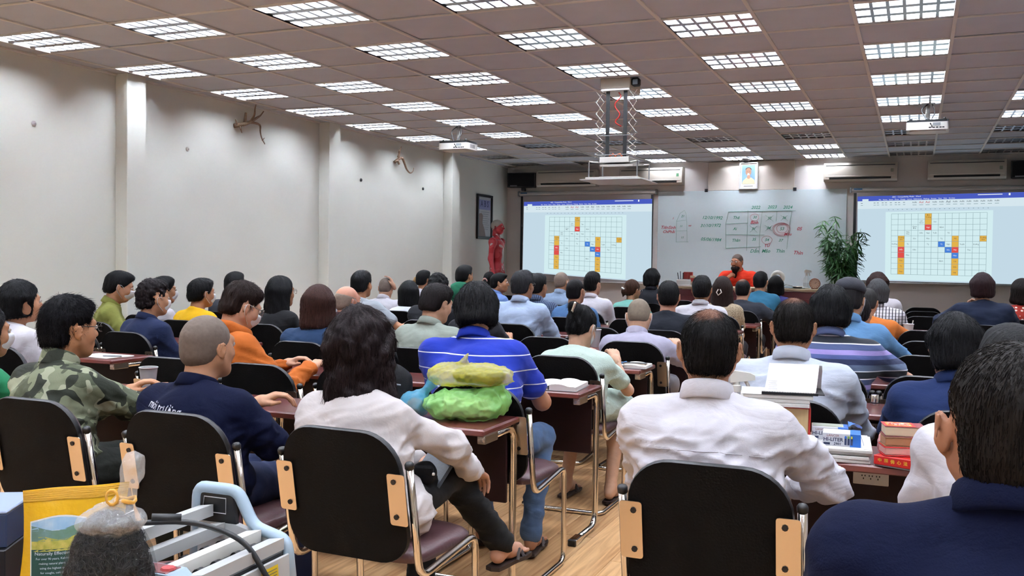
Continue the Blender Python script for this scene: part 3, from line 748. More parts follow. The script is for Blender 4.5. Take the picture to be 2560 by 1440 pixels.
    if feet == 'sandal':
        if not bare:
            F = Field((-.3, -.25, .0), (.3, .75, .75), .011)
            for i, (a, k_, c) in enumerate(legp): F.cone(a, k_, .05, .04, .03); F.cone(k_, c, .04, .03, .03)
            B.add(*F.mesh(1))
        for i, (a, k_, c) in enumerate(legp):
            F = Field(c-np.array((.08, .08, .09)), c+np.array((.08, .24, .12)), .0055)
            F.cone(c+(k_-c)*.2, c, .034, .033, .02); F.ell(c+np.array((0, -.022, -.035)), (.03, .034, .034), .02); F.cone(c+np.array((0, .015, -.015)), c+np.array((0, .13, -.05)), .033, .019, .03); F.cone(c+np.array((.0, .06, -.045)), c+np.array((.0, .13, -.052)), .03, .026, .02)
            for j in range(5): F.cone(c+np.array(((-.03+.015*j), .14, -.055)), c+np.array((-.032+.016*j, .172-.004*abs(j-2), -.058)), .010, .0085, .004)
            z0 = c[2]-.07; F.cut(lambda X, Y, Z: z0-Z, .004); B.add(*F.mesh(1))
            ms = MB(); out = [(.03, -.06), (.034, 0), (.034, .06), (.046, .13), (.04, .185), (0, .2), (-.04, .185), (-.044, .13), (-.034, .06), (-.034, 0), (-.03, -.06), (0, -.072)]
            ms.prism([(c[0]+x, c[1]+y) for x, y in out], z0-.016, z0-.001)
            for dx in (-.043, .043): ms.tube([(c[0]+dx, c[1]+.06, z0), (c[0]+dx*.75, c[1]+.09, z0+.035), (c[0], c[1]+.125, z0+.03)], .007, 6, flat=.4)
            ms.tube([(c[0]-.04, c[1]+.115, z0), (c[0]-.02, c[1]+.12, z0+.03), (c[0]+.02, c[1]+.12, z0+.03), (c[0]+.04, c[1]+.115, z0)], .008, 6, flat=.4)
            sand.append(ms)
    body = ob('body', B.me('body', sk), root)
    # ---- shirt
    st = {'short': .62, 'long': 1.97, 'threequarter': 1.55, 'elbow': .95, 'none': .12}[sleeve]
    F = Field(lo-.03, hi+.03, h); torso(F, .008, st, .012 if sleeve != 'long' else .01)
    F.cone(nb+np.array((0, 0, .012)), nb+np.array((0, 0, -.03)), rn+.004, rn+.016, .03)
    if hem: F.ell(PC+np.array((0, .01, -.04)), (.195*b, .145*b, .09), .05); F.cone(PC+np.array((0, .02, -.02)), PC+np.array((.02, .16, -.01)), .14, .1, .05)
    cutn = nb+np.array((0, -.005, .024)); nd = (hc-nb); nd /= np.linalg.norm(nd); nd = nd*.6+np.array((0, .28, .5)); nd /= np.linalg.norm(nd)
    F.cut(lambda X, Y, Z: (X-cutn[0])*nd[0]+(Y-cutn[1])*nd[1]+(Z-cutn[2])*nd[2], .008)
    V, Q = F.mesh(1); N = vnormals(V, Q)
    q = V*np.array((1., 1., 1.7)); d = fold*(wob(q, 15, seed, 2)*1.0+wob(q+.04*np.sin(V[:, [2, 0, 1]]*14+seed), 26, seed+5, 2, True)*1.3)
    low = np.clip((SC[2]-V[:, 2]+.02)/.12, .25, 1); V = V+N*np.maximum(d*low, -.008)[:, None]
    sm = shirt or cloth('7d8a99')
    S_ = ob('shirt', Parts().add(V, Q).me('shirt', sm), root)
    if sub: tag(S_, sub)
    # collar
    if collar in ('polo', 'shirt', 'mandarin', 'stand'):
        cm = cs or sm; mbc = MB(); hgt = {'polo': .028, 'shirt': .036, 'mandarin': .035, 'stand': .05}[collar]; n_ = 28
        ax_ = hc-nb; ax_ /= np.linalg.norm(ax_); u_1 = np.array((1., 0, 0)); v_1 = np.cross(ax_, u_1); v_1 /= np.linalg.norm(v_1); u_1 = np.cross(v_1, ax_); cc = nb+np.array((0, -.002, .006))
        def ring(r, z, gap=.25):
            o_ = []
            for k_ in range(n_+1):
                a = math.pi/2+gap+(2*math.pi-2*gap)*k_/n_; o_.append(cc+u_1*math.cos(a)*r+v_1*math.sin(a)*r*1.02+ax_*(z-.022*math.sin(a)*(1 if math.sin(a) > 0 else .2)))
            return o_
        rs = [ring(rn+.006, 0), ring(rn+.005, hgt), ring(rn+.009, hgt+.004), ring(rn+.0125, hgt)]+([ring(rn+.022, -.012), ring(rn+.016, -.016)] if collar in ('polo', 'shirt') else [ring(rn+.014, -.01)])
        v = [p for r_ in rs for p in r_]; f = []
        for i in range(len(rs)-1):
            for k_ in range(n_): f.append((i*(n_+1)+k_, i*(n_+1)+k_+1, (i+1)*(n_+1)+k_+1, (i+1)*(n_+1)+k_))
        mbc.add(v, f); mbc.ob('collar', cm, root, smooth=3.2)
    elif collar == 'hood':
        F = Field(nb-.22, nb+.2, max(h, .009))
        for k_ in range(14):
            a = math.pi*(.15+k_/13*1.7)-math.pi*.5+math.pi; a = math.pi/2+.45+(2*math.pi-.9)*k_/13; p = nb+np.array((math.cos(a)*.085, math.sin(a)*.08-.01, .012-.03*math.sin(a))); F.ell(p, (.04, .04, .036), .03)
        F.ell(nb+np.array((0, -.12, -.035)), (.10, .055, .085), .04)
        V, Q = F.mesh(1); V = V+vnormals(V, Q)*(.006*wob(V*np.array((1, 1, 2)), 35, seed+9, 2))[:, None]; ob('hood', Parts().add(V, Q).me('hood', sm), root)
    # ---- trousers or skirt
    if not bare or skirt:
        F = Field((-.32, -.26, 0), (.32, .66, PC[2]+.16), max(h, .011)); F.ell(PC+np.array((0, 0, -.015)), (.168*b*waist, .125*b, .115), .05)
        for a, k_, c in legp:
            if skirt: F.cone(a, a*.15+k_*.85, .10, .105, .06)
            else: F.cone(a, k_, .088*b**.5, .064*b**.3, .04); F.cone(k_, c+np.array((0, 0, .01)), .062, .052, .03)
        if not skirt: F.cut(lambda X, Y, Z: .07-Z, .004)
        V, Q = F.mesh(1); V = V+vnormals(V, Q)*(.006*wob(V*np.array((1, 1, 1.6)), 24, seed+3, 2, True))[:, None]
        ob('skirt' if skirt else 'trousers', Parts().add(V, Q).me('trousers', skirt or (trousers if not isinstance(trousers, str) else cloth(trousers))), root)
    for ms in sand: ms.ob('sandal', mat('sandal_brown', '2a1c18', .6), root, smooth=.7)
    if feet == 'shoe':
        for i, (a, k_, c) in enumerate(legp):
            F = Field((c[0]-.07, c[1]-.1, 0), (c[0]+.07, c[1]+.24, .16), .009); F.cone((c[0], c[1]-.03, .045), (c[0], c[1]+.03, .06), .038, .04, .03); F.cone((c[0], c[1]+.03, .045), (c[0], c[1]+.17, .03), .042, .033, .03); F.cut(lambda X, Y, Z: .001-Z, .004)
            ob('shoe', Parts().add(*F.mesh(1)).me('shoe', mat('shoe_black', '1a1718', .5)), root)
    # ---- hair, eyes, brows, mask, glasses (children placed in the head's frame)
    hm = Matrix.Translation(Vector(hc)) @ Matrix(HR.tolist()).to_4x4()
    def onhead(o): o.matrix_local = hm; return o
    if hair and hair != 'none':
        hp = hair_mesh(hair, max(hh, .0042), hw*(.95 if fem else 1.), seed, strands)
        ho = onhead(ob('hair', hp.me('hair', (hair_mat(hairc) if hair != 'thin' else thin_mat(hairc)) if hair not in ('buzz', 'rim') else mat('stubble_'+hairc, hairc, .75, var=.15, vscale=60, bump=.25, bscale=700)), root))
        if hair_child: hair_child(ho)
    onhead(ob('eyes', EYES_ME, root)); onhead(ob('eyebrows', BROW_ME, root))
    if mask: onhead(ob('face_mask', MASK_ME, root)); [onhead(ob('mask_loop', lm_, root)) for lm_ in LOOP_ME]
    if glasses: onhead(ob('glasses', GLASS_ME[glasses], root))
    root['hc'] = [float(x) for x in hc]
    return root, hm, SC, nb
# shared small head parts
mb = MB()
for sx in (-1, 1):
    mb.lathe([(.0005, .0115)]+[(.0115*math.sin(a), .0115*math.cos(a)) for a in (.5, 1., 1.57, 2.2, 2.8)], 10, (sx*.033, .0865, .006), 0, axis='y')
    mb.lathe([(.0055, .0113), (.0052, .0119), (.0003, .0121)], 8, (sx*.033, .0865, .006), 1, axis='y')
EYES_ME = mb.me('eyes', [mat('eye_white', 'd9d2cc', .3), mat('iris', '1a100c', .2)], smooth=3.2)
mb = MB()
for sx in (-1, 1): mb.tube([(sx*.015, .0935, .024), (sx*.032, .092, .030), (sx*.05, .078, .026)], [.003, .0038, .0015], 5, flat=.7)
BROW_ME = mb.me('eyebrows', mat('brow', '15100e', .7), smooth=3.2)
F = Field((-.09, -.02, -.14), (.09, .14, .05), .006); F.ell((0, .024, -.034), (.069, .083, .092), .02); F.ell((0, .094, -.03), (.03, .03, .035), .03); F.cut(lambda X, Y, Z: np.maximum(np.maximum(.028-Y, Z+.008-.02*(np.abs(X) < 0)), -Z-.108), .006)
MASK_ME = Parts().add(*F.mesh(1)).me('face_mask', mat('mask_white', 'e4e8ee', .8, bump=.15, bscale=260))
LOOP_ME = []
for sx in (-1, 1): LOOP_ME.append(MB().tube(bend([(sx*.064, .042, -.016), (sx*.082, .01, .018), (sx*.092, -.022, .012), (sx*.09, -.02, -.03), (sx*.066, .035, -.085)], .02, 3), .0018, 4).me('mask_loop', MATS['mask_white'], smooth=3.2))
GLASS_ME = {}
for nm, mm in (('dark', mat('glasses_dark', '15120f', .3)), ('silver', mat('glasses_silver', 'b9b6b0', .25, .9))):
    mb = MB()
    for sx in (-1, 1):
        mb.tube([(sx*.034+.024*math.cos(a)*1., .112-.010*abs(math.cos(a)*sx > .5), .004+.018*math.sin(a)) for a in [k*math.pi/8 for k in range(16)]], .0015, 5, closed=True)
        mb.tube([(sx*.058, .106, .01), (sx*.083, .04, .012), (sx*.087, -.005, .016), (sx*.088, -.025, -.005)], .0018, 5)
    mb.tube([(-.01, .113, .01), (.01, .113, .01)], .0014, 5)
    GLASS_ME[nm] = mb.me('glasses', mm, smooth=3.2)
# ================================================================== THE PEOPLE IN THE ROOM
def stripe_mat(name, stops, period, off=0., axis=2, base='808080', bump=.1):
    """bands across the cloth; stops = [(position 0..1, colour)]"""
    m = mat(name, base, .85, spec=.2, sheen=.1, bump=bump, bscale=350, wrinkle=.4)
    nt, b, L = nodes(m); tc = nt.nodes.new('ShaderNodeTexCoord'); sp = nt.nodes.new('ShaderNodeSeparateXYZ'); L(tc.outputs['Object'], sp.inputs[0])
    a = nt.nodes.new('ShaderNodeMath'); a.operation = 'MULTIPLY_ADD'; a.inputs[1].default_value = 1/period; a.inputs[2].default_value = off; L(sp.outputs[axis], a.inputs[0])
    f = nt.nodes.new('ShaderNodeMath'); f.operation = 'FRACT'; L(a.outputs[0], f.inputs[0])
    r = nt.nodes.new('ShaderNodeValToRGB'); r.color_ramp.interpolation = 'CONSTANT'; L(f.outputs[0], r.inputs[0]); e = r.color_ramp.elements
    e[0].position = stops[0][0]; e[0].color = lin(stops[0][1]); e[1].position = stops[1][0]; e[1].color = lin(stops[1][1])
    for p, c in stops[2:]: q = e.new(p); q.color = lin(c)
    L(r.outputs[0], b.inputs['Base Color']); return m
def noise_mat(name, stops, scale, detail=2., rough=.85, distort=.6, bump=.1, vor=False):
    m = mat(name, '808080', rough, spec=.2, bump=bump, bscale=300, wrinkle=.4)
    nt, b, L = nodes(m); tc = nt.nodes.new('ShaderNodeTexCoord')
    if vor: n = nt.nodes.new('ShaderNodeTexVoronoi'); n.inputs['Scale'].default_value = scale; out = n.outputs['Distance']
    else: n = nt.nodes.new('ShaderNodeTexNoise'); n.inputs['Scale'].default_value = scale; n.inputs['Detail'].default_value = detail; n.inputs['Distortion'].default_value = distort; out = n.outputs['Fac']
    L(tc.outputs['Object'], n.inputs['Vector'])
    r = nt.nodes.new('ShaderNodeValToRGB'); r.color_ramp.interpolation = 'CONSTANT'; L(out, r.inputs[0]); e = r.color_ramp.elements
    e[0].position = stops[0][0]; e[0].color = lin(stops[0][1]); e[1].position = stops[1][0]; e[1].color = lin(stops[1][1])
    for p, c in stops[2:]: q = e.new(p); q.color = lin(c)
    L(r.outputs[0], b.inputs['Base Color']); return m
def check_mat(name, c0, c1, c2, period):
    m = stripe_mat(name, [(0, c0), (.3, c1), (.36, c0), (.7, c2), (.85, c0)], period, 0, 2, c0)
    nt, b, L = nodes(m); tc = nt.nodes.new('ShaderNodeTexCoord'); sp = nt.nodes.new('ShaderNodeSeparateXYZ'); L(tc.outputs['Object'], sp.inputs[0])
    a = nt.nodes.new('ShaderNodeMath'); a.operation = 'MULTIPLY'; a.inputs[1].default_value = 1/period; L(sp.outputs[0], a.inputs[0]); f = nt.nodes.new('ShaderNodeMath'); f.operation = 'FRACT'; L(a.outputs[0], f.inputs[0])
    r = nt.nodes.new('ShaderNodeValToRGB'); r.color_ramp.interpolation = 'CONSTANT'; L(f.outputs[0], r.inputs[0]); e = r.color_ramp.elements; e[0].position = 0; e[0].color = (1, 1, 1, 1); e[1].position = .72; e[1].color = tuple(x for x in lin(c2))
    old = b.inputs['Base Color'].links[0].from_socket; mx = nt.nodes.new('ShaderNodeMix'); mx.data_type = 'RGBA'; mx.blend_type = 'MULTIPLY'; mx.inputs[0].default_value = 1; L(old, mx.inputs[6]); L(r.outputs[0], mx.inputs[7]); L(mx.outputs[2], b.inputs['Base Color']); return m
camo_m = mat('cloth_camouflage', '6c715c', .75, spec=.2, bump=.12, bscale=300, wrinkle=.5)
nt, b, L = nodes(camo_m); tc = nt.nodes.new('ShaderNodeTexCoord'); cur = None
for off_, thr_, sc_, col_ in ((0, .5, 11, '464b3b'), (3.1, .57, 12, '8d917c'), (7.7, .56, 12, '23261f')):
    mp = nt.nodes.new('ShaderNodeMapping'); mp.inputs['Location'].default_value = (off_, off_, off_); L(tc.outputs['Object'], mp.inputs[0])
    n = nt.nodes.new('ShaderNodeTexNoise'); n.inputs['Scale'].default_value = sc_; n.inputs['Detail'].default_value = 1.2; n.inputs['Distortion'].default_value = .4; L(mp.outputs[0], n.inputs['Vector'])
    g = nt.nodes.new('ShaderNodeMath'); g.operation = 'GREATER_THAN'; g.inputs[1].default_value = thr_; L(n.outputs['Fac'], g.inputs[0])
    mx = nt.nodes.new('ShaderNodeMix'); mx.data_type = 'RGBA'; L(g.outputs[0], mx.inputs[0]); mx.inputs[6].default_value = lin('6c715c'); mx.inputs[7].default_value = lin(col_)
    if cur: L(cur, mx.inputs[6])
    cur = mx.outputs[2]
L(cur, b.inputs['Base Color'])
royal_m = stripe_mat('cloth_royal_striped', [(0, '1a2f98'), (.93, 'e9ecf5')], .07, .25)
multi_m = stripe_mat('cloth_multi_striped', [(0, '3f4a6e'), (.16, 'e8e8ee'), (.19, '20242c'), (.38, 'dfe2ea'), (.41, '586680'), (.58, '2c3350'), (.74, '4d5a8c'), (.86, '9a8cc8')], .17, .33)
plaid_m = check_mat('cloth_bw_check', 'e0dde0', '5d5a66', '3a3944', .028); plaidblue_m = check_mat('cloth_blue_check', '4b5a75', '7f8ca5', '3a4868', .016)
floral_m = noise_mat('cloth_floral', [(0, 'd9b7b6'), (.5, 'b88a8c'), (.56, 'e6cfcb'), (.66, '9a6a70')], 60, 2.)
dots_m = noise_mat('cloth_red_dots', [(0, 'eadcd2'), (.3, '8c2a22')], 26, vor=True, bump=.05)
beige_m = noise_mat('cloth_beige_knit', [(0, '8d7d68'), (.48, 'b5a48a'), (.6, '6d5f4d')], 90, 2.)
W_ = cloth('c8c6cf', bump=.08)
mint_m = cloth('bccfc6', bump=.35, bscale=130)
P5 = {'navynear': (0.122, 1.42, 1.301), 'whiteshirt': (-0.557, 2.81, 1.263), 'lady': (-1.756, 2.83, 1.196), 'baldnavy': (-2.417, 2.81, 1.178), 'camo': (-3.155, 2.85, 1.21), 'green': (-3.90, 3.05, 1.154), 'whiteT': (-4.868, 4.05, 1.225), 'olive': (-5.853, 5.775, 1.255), 'navycurly': (-4.916, 5.16, 1.205), 'whitemask': (-6.17, 6.6, 1.197), 'yellow': (-5.458, 6.27, 1.201), 'orange': (-3.325, 4.13, 1.242), 'head588': (-6.022, 7.38, 1.24), 'longblack': (-4.654, 6.27, 1.23), 'brownbob': (-3.533, 5.16, 1.197), 'oldbald': (-4.036, 6.27, 1.175), 'greyT': (-4.604, 7.38, 1.272), 'whiteshaved': (-5.699, 9.66, 1.158), 'blackbob': (-4.727, 8.49, 1.152), 'top1060': (-5.763, 10.71, 1.24), 'curly1095': (-3.832, 7.38, 1.243), 'greenpolo': (-2.716, 5.22, 1.24), 'green2': (-4.65, 9.6, 1.323), 'stripes': (-1.93, 4.11, 1.269), 'head1200': (-2.94, 6.33, 1.213), 'womantie': (-5.343, 11.82, 1.218), 'blueprofile': (-4.706, 10.71, 1.223), 'ltblue': (-3.031, 7.38, 1.299), 'plaidblue': (-3.333, 8.49, 1.263), 'shaved2': (-3.897, 10.71, 1.252), 'blueT': (-2.948, 8.49, 1.221), 'whitepolo': (-3.146, 9.6, 1.261), 'bunteal': (-3.022, 10.71, 1.175), 'blacksuit': (-3.076, 11.82, 1.294), 'mint': (-1.78, 5.24, 1.128), 'robe': (-1.75, 6.37, 1.135), 'blackT': (-1.79, 7.38, 1.241), 'whitecollar': (-1.759, 8.49, 1.27), 'longhair': (-1.777, 9.6, 1.245), 'darkgrey': (-1.762, 10.71, 1.214), 'teal': (-1.735, 11.82, 1.282), 'blue1940': (-1.701, 12.93, 1.211), 'teacher': (-2.46, 14.373, 1.518), 'ltblue2': (-0.466, 4.11, 1.253), 'striped2': (-0.402, 5.22, 1.271), 'cap': (-0.377, 6.27, 1.289), 'floral': (-0.375, 7.44, 1.147), 'orangeg': (-0.376, 8.55, 1.188), 'plaid': (-0.328, 9.6, 1.247), 'brown2': (-0.368, 10.71, 1.301), 'navyjk': (0.55, 9.6, 1.32), 'dots': (0.962, 10.71, 1.257), 'navy1': (0.141, 4.11, 1.195), 'whitesleeve': (.24, 2.86, 1.24)}
ROW = dict(navynear=-1, whiteshirt=0, lady=0, baldnavy=0, camo=0, green=0, whitesleeve=0, whiteT=1, olive=2.55, navycurly=2, whitemask=3.3, yellow=3, orange=1, head588=4, longblack=3, brownbob=2, oldbald=3, greyT=4, whiteshaved=6, blackbob=5, top1060=7, curly1095=4, greenpolo=2, green2=6, stripes=1, head1200=3, womantie=8, blueprofile=7, ltblue=4, plaidblue=5, shaved2=7, blueT=5, whitepolo=6, bunteal=7, blacksuit=8, mint=2, robe=3, blackT=4, whitecollar=5, longhair=6, darkgrey=7, teal=8, blue1940=9, ltblue2=1, striped2=2, cap=3, floral=4, orangeg=5, plaid=6, brown2=7, navyjk=6, dots=7, navy1=1)
CY = lambda k: 2.75 if k == 0 else (1.38 if k < 0 else 2.94+1.11*k)
SKINS = ['b98a6c', 'a97a5c', 'c59a80', '9c7054', 'b27f60']
TAKEN = []
def seat(key, label, who, cx=None, crz=0, cy=None, **kw):
    x, y, z = P5[key]; k = ROW[key]; cx = x if cx is None else cx; cy = CY(k) if cy is None else cy
    kw.setdefault('hip', (cx*.65+x*.35, cy-.02)); kw.setdefault('skinc', SKINS[seed_of(key) % 5])
    r = person(key, label, x, y, z, **kw)
    chair(cx, cy, crz, 'black-backed chrome chair of %s' % who, 'conference chairs'); TAKEN.append((cx, cy))
    return r
N1 = cloth('080d24', sheen=0., spec=.1); 
seat('navynear', 'man in navy polo with short cropped hair, nearest the camera at lower right', 'the nearest man in navy', hair='crop', hairc='17120f', shirt=N1, collar='polo', strands=5000, bulk=1.0, sw=.192, neck=.04, arms='lap', skinc='a8765c', h=.0075, hyaw=3, fold=.005)
r = seat('whiteshirt', 'man in white dress shirt with thinning black hair beside the book stacks', 'the man in the white dress shirt', cx=-.49, yaw=4, hyaw=8, hair='thin', hairc='0c0a0b', shirt=W_, sleeve='long', collar='shirt', bulk=1.06, sw=.19, arms=[dict(w=(-.05, .36, .70), p=(-1, -.2, -.6), c=.6), dict(w=(.20, .40, .68), p=(1.2, -.2, -.55), c=.6)], strands=2500, skinc='a9795d', h=.0075, fold=.010, trousers='2a2b33')
seat('lady', 'woman in white blouse with wavy chin-length dark hair, plastic bags beyond her', 'the woman in the white blouse', cx=-1.62, crz=-2, hip=(-1.66, 2.755), yaw=-6, fem=True, hair='wavy', hairc='1c1214', shirt=cloth('c6c0c1', bump=.06, bscale=200), sleeve='long', collar='polo', sw=.168, waist=1.12, bulk=1.02, hem=True, arms=[dict(w=(-.05, .3, .66), p=(-1, -.2, -.6), c=.6), dict(w=(.13, .42, .62), p=(1.3, .1, -.1), c=.6)], strands=5000, legs=[((-.12, .42, .53), (-.1, .44, .09)), ((.06, .37, .61), (.15, .60, .30))], feet='sandal', trousers='121214', h=.0075, fold=.009, skinc='c0917a')
r = seat('baldnavy', 'man with shaved head in navy polo lettered across the back', 'the shaved man in lettered navy polo', cx=-2.28, hip=(-2.36, 2.73), hair='buzz', hairc='5d5048', shirt=N1, collar='polo', bulk=1.08, sw=.188, arms=[dict(w=(-.1, .42, .8), p=(-1, -.3, -.7), c=.6), dict(w=(.12, .38, .66), p=(1, -.3, -.7), c=.6)], skinc='b38467', h=.0075, hyaw=-8, trousers='1c2440', fold=.007)
seat('camo', 'young man in camouflage jacket and glasses, fist resting on the desk', 'the man in the camouflage jacket', cx=-2.94, hip=(-3.06, 2.73), hair='quiff', hairc='0e0d12', shirt=camo_m, sleeve='long', collar='stand', yaw=-8, hyaw=-6, sw=.185, bulk=1.05, glasses='dark', arms=['desk', dict(w=(-.03, .47, .805), p=(1, -.3, -.5), c=1.7)], strands=4500, h=.0075, fold=.007, skinc='b3805f', trousers='20221f')
seat('green', 'person in green T-shirt and white face mask at the left edge', 'the masked person in green', cy=2.98, hip=(-3.92, 2.96), hair='grown', hairc='121014', shirt=cloth('1f6b48'), collar='none', mask=True, yaw=-10, hyaw=-10, strands=1500)
seat('whiteT', 'man in white T-shirt with neatly combed black hair, upper left', 'the man in the white T-shirt', cx=-4.75, hair='grown', hairc='0c0c0f', shirt=W_, collar='none', yaw=-10, hyaw=-14, strands=1800, arms='lap', skinc='c08e70')
seat('olive', 'man in olive green shirt and white mask against the wall', 'the man in the olive shirt', yaw=-45, hyaw=0, hpitch=14, hair='short', hairc='0d0d10', shirt=cloth('6f7137'), sleeve='long', collar='shirt', mask=True, arms='fold', fold=.007, strands=800)
seat('navycurly', 'man in navy polo with curly top hair and a mask', 'the curly-haired man in navy', yaw=-12, hyaw=-8, hair='curly', hairc='1a1315', shirt=cloth('131d3a'), collar='polo', mask=True, arms='lap', strands=900)
seat('whitemask', 'masked man in white half hidden behind the curly-haired man', 'the masked man in white', yaw=-20, hyaw=-8, hair='short', hairc='0c0b0d', shirt=W_, collar='none', mask=True, arms='lap', strands=400)
seat('yellow', 'masked man in bright yellow T-shirt near the wall', 'the man in the yellow T-shirt', yaw=-12, hyaw=-8, hair='short', hairc='0c0c0e', shirt=cloth('d8a81c'), collar='none', mask=True, arms='lap', strands=600)
seat('orange', 'man in rust-orange hoodie with glasses and mask, looking down', 'the man in the orange hoodie', cx=-2.96, hip=(-3.2, 4.03), yaw=-22, hyaw=-4, hpitch=22, hair='quiff', hairc='20130f', shirt=cloth('a5561f'), sleeve='long', collar='hood', mask=True, glasses='silver', arms='desk', strands=1500, fold=.008, bulk=1.06, skinc='bd8f75')
seat('head588', 'dark-haired man by the wall behind the orange hoodie', 'the man behind the orange hoodie', hair='neat', hairc='0d0d0f', shirt=cloth('2d3038'), arms='lap', strands=300)
seat('longblack', 'woman in black with long straight black hair', 'the woman with long black hair', yaw=-8, hyaw=-8, fem=True, hair='long', hairc='0b0b0e', shirt=cloth('131316'), sleeve='long', collar='none', glasses='silver', arms='lap', strands=1800)
seat('brownbob', 'woman in dark teal-blue coat with straight brown bob', 'the brown-haired woman in blue coat', cx=-3.5, hyaw=8, hpitch=6, fem=True, hair='bob', hairc='3a221d', shirt=cloth('1a2f4c'), sleeve='long', collar='shirt', arms='lap', bulk=1.08, sw=.18, strands=3500, fold=.009)
seat('oldbald', 'elderly bald man with a white mask in dark maroon', 'the bald man in maroon', yaw=-8, hyaw=-12, hair='rim', hairc='8b7a6e', shirt=cloth('3a2427'), sleeve='long', collar='mandarin', mask=True, arms='lap', skinc='c28a74')
seat('greyT', 'man in light grey T-shirt with side-shaved black hair', 'the man in the light grey T-shirt', hair='short', hairc='151518', shirt=cloth('9aa1a8'), collar='none', arms=['desk', 'out'], strands=500, bulk=1.1)
seat('whiteshaved', 'man with shaved head in white shirt, hand raised to his forehead', 'the man holding his forehead', hyaw=12, hpitch=18, hair='buzz', hairc='5a4d46', shirt=W_, sleeve='short', collar='shirt', arms=['desk', dict(w=(.10, .09, .62+.5-.06), p=(1, .5, -.6), c=.5, d=(-.3, -.1, .8), n=(.8, .3, .3))])
seat('blackbob', 'woman in white shirt with smooth rounded black bob', 'the woman with the black bob', fem=True, hair='bobin', hairc='08090b', shirt=cloth('dfe4ee'), collar='polo', arms='lap', strands=300)
seat('top1060', 'black-haired woman with a blond dyed ponytail by the wall', 'the woman with the blond ponytail', fem=True, yaw=-15, hair='neat', hairc='0a0a0c', shirt=W_, collar='none', arms='lap', hair_child=lambda ho: MB().tube([(-.05, -.10, .03), (-.06, -.125, -.05), (-.055, -.12, -.2)], [.016, .026, .008], 8).ob('ponytail', hair_mat('b08d62'), ho, smooth=3.2))
seat('curly1095', 'man with curly black hair in black jacket, middle of the room', 'the curly-haired man in black', hpitch=18, hair='curly', hairc='0c0c0e', shirt=cloth('15161b'), sleeve='long', collar='stand', arms='desk', strands=400)
seat('greenpolo', 'man in grey-green polo with short dark hair, looking down', 'the man in the grey-green polo', hpitch=16, hyaw=-14, yaw=-6, hair='neat', hairc='191415', shirt=cloth('8b938b'), collar='polo', arms='desk', strands=1500, bulk=1.05, fold=.007)
seat('green2', 'tall man in dark green shirt in front of the anatomy figure', 'the tall man in dark green', hyaw=-16, hair='neat', hairc='0e0d0f', shirt=cloth('1b5a42'), collar='hood', arms='lap', bulk=1.05)
seat('stripes', 'man in royal blue polo with thin white stripes, reading', 'the man in the blue striped polo', cx=-1.70, cy=3.88, hip=(-1.78, 3.92), yaw=8, hyaw=22, hpitch=24, hair='grown', hairc='0e0d10', shirt=royal_m, cs=cloth('1a2f98'), collar='polo', arms='desk', bulk=1.14, sw=.2, strands=4000, legs=[((-.14, .40, .53), (-.1, .30, .1)), ((.16, .40, .53), (.17, .20, .1))], feet='sandal', trousers=cloth('51688a', var=.25, vscale=7), skinc='b07e62', fold=.005)
seat('head1200', 'dark-haired person hidden behind the blue striped polo', 'the person beyond the striped polo', fem=True, hpitch=20, hair='bobin', hairc='17120f', shirt=cloth('1d1d22'), arms='desk')
seat('womantie', 'woman with hair tied in a pink scrunchie by the anatomy figure', 'the woman with the pink scrunchie', fem=True, hair='lowbun', hairc='0c0b0d', shirt=cloth('7c8b9c'), collar='shirt', arms='lap', hair_child=lambda ho: MB().tube([(-.02+.028*math.cos(a), -.118, .0+.028*math.sin(a)) for a in [k*math.pi/5 for k in range(10)]], .013, 6, closed=True).ob('scrunchie', mat('scrunchie_pink', 'b98f86', .8), ho, smooth=3.2))
seat('blueprofile', 'man in blue shirt seen in profile looking right', 'the man in blue shown in profile', yaw=-35, hyaw=-35, hair='neat', hairc='0c0c0e', shirt=cloth('6a86bd'), collar='shirt', arms='lap')
seat('ltblue', 'grey-haired man with glasses in light blue shirt', 'the grey-haired man in light blue', hyaw=-10, hair='short', hairc='2c2c2f', shirt=cloth('a9bbd8'), collar='shirt', sleeve='elbow', glasses='dark', arms='desk', strands=500, bulk=1.08, sw=.19)
seat('plaidblue', 'black-haired man in dark blue checked shirt', 'the man in the blue checked shirt', hyaw=-12, hair='neat', hairc='0b0b0d', shirt=plaidblue_m, collar='shirt', sleeve='long', arms='desk')
seat('shaved2', 'man with shaved head and mask in grey-blue, before the left screen', 'the shaved man before the left screen', hyaw=-14, hair='buzz', hairc='75655a', shirt=cloth('7d90ab'), sleeve='long', collar='mandarin', mask=True, arms='lap')
seat('blueT', 'man with very short black hair in slate blue T-shirt', 'the man in the slate blue T-shirt', hyaw=-6, hair='crop', hairc='131012', shirt=cloth('4a6b95'), collar='none', arms='lap', strands=300)
seat('whitepolo', 'young man in white polo with swept-up black hair', 'the young man in white polo', hyaw=-8, hair='quiff', hairc='0c0b0d', shirt=W_, collar='polo', arms='lap', strands=300)
seat('bunteal', 'woman in mint teal top with brown clipped bun and glasses', 'the woman in the teal top', fem=True, hyaw=-25, hpitch=8, hair='lowbun', hairc='3a2318', shirt=cloth('74b0a5'), collar='none', glasses='silver', arms='desk', hair_child=lambda ho: MB().box((-.02, -.15, .0), (.045, .02, .02), (0, .4, 0), bev=.006).ob('hair_clip', MATS['white_plastic'], ho))
seat('blacksuit', 'man in black jacket with full black hair at the front', 'the man in the black jacket', hyaw=-12, hair='grown', hairc='09090b', shirt=cloth('15161c'), sleeve='long', collar='shirt', glasses='dark', arms='lap')
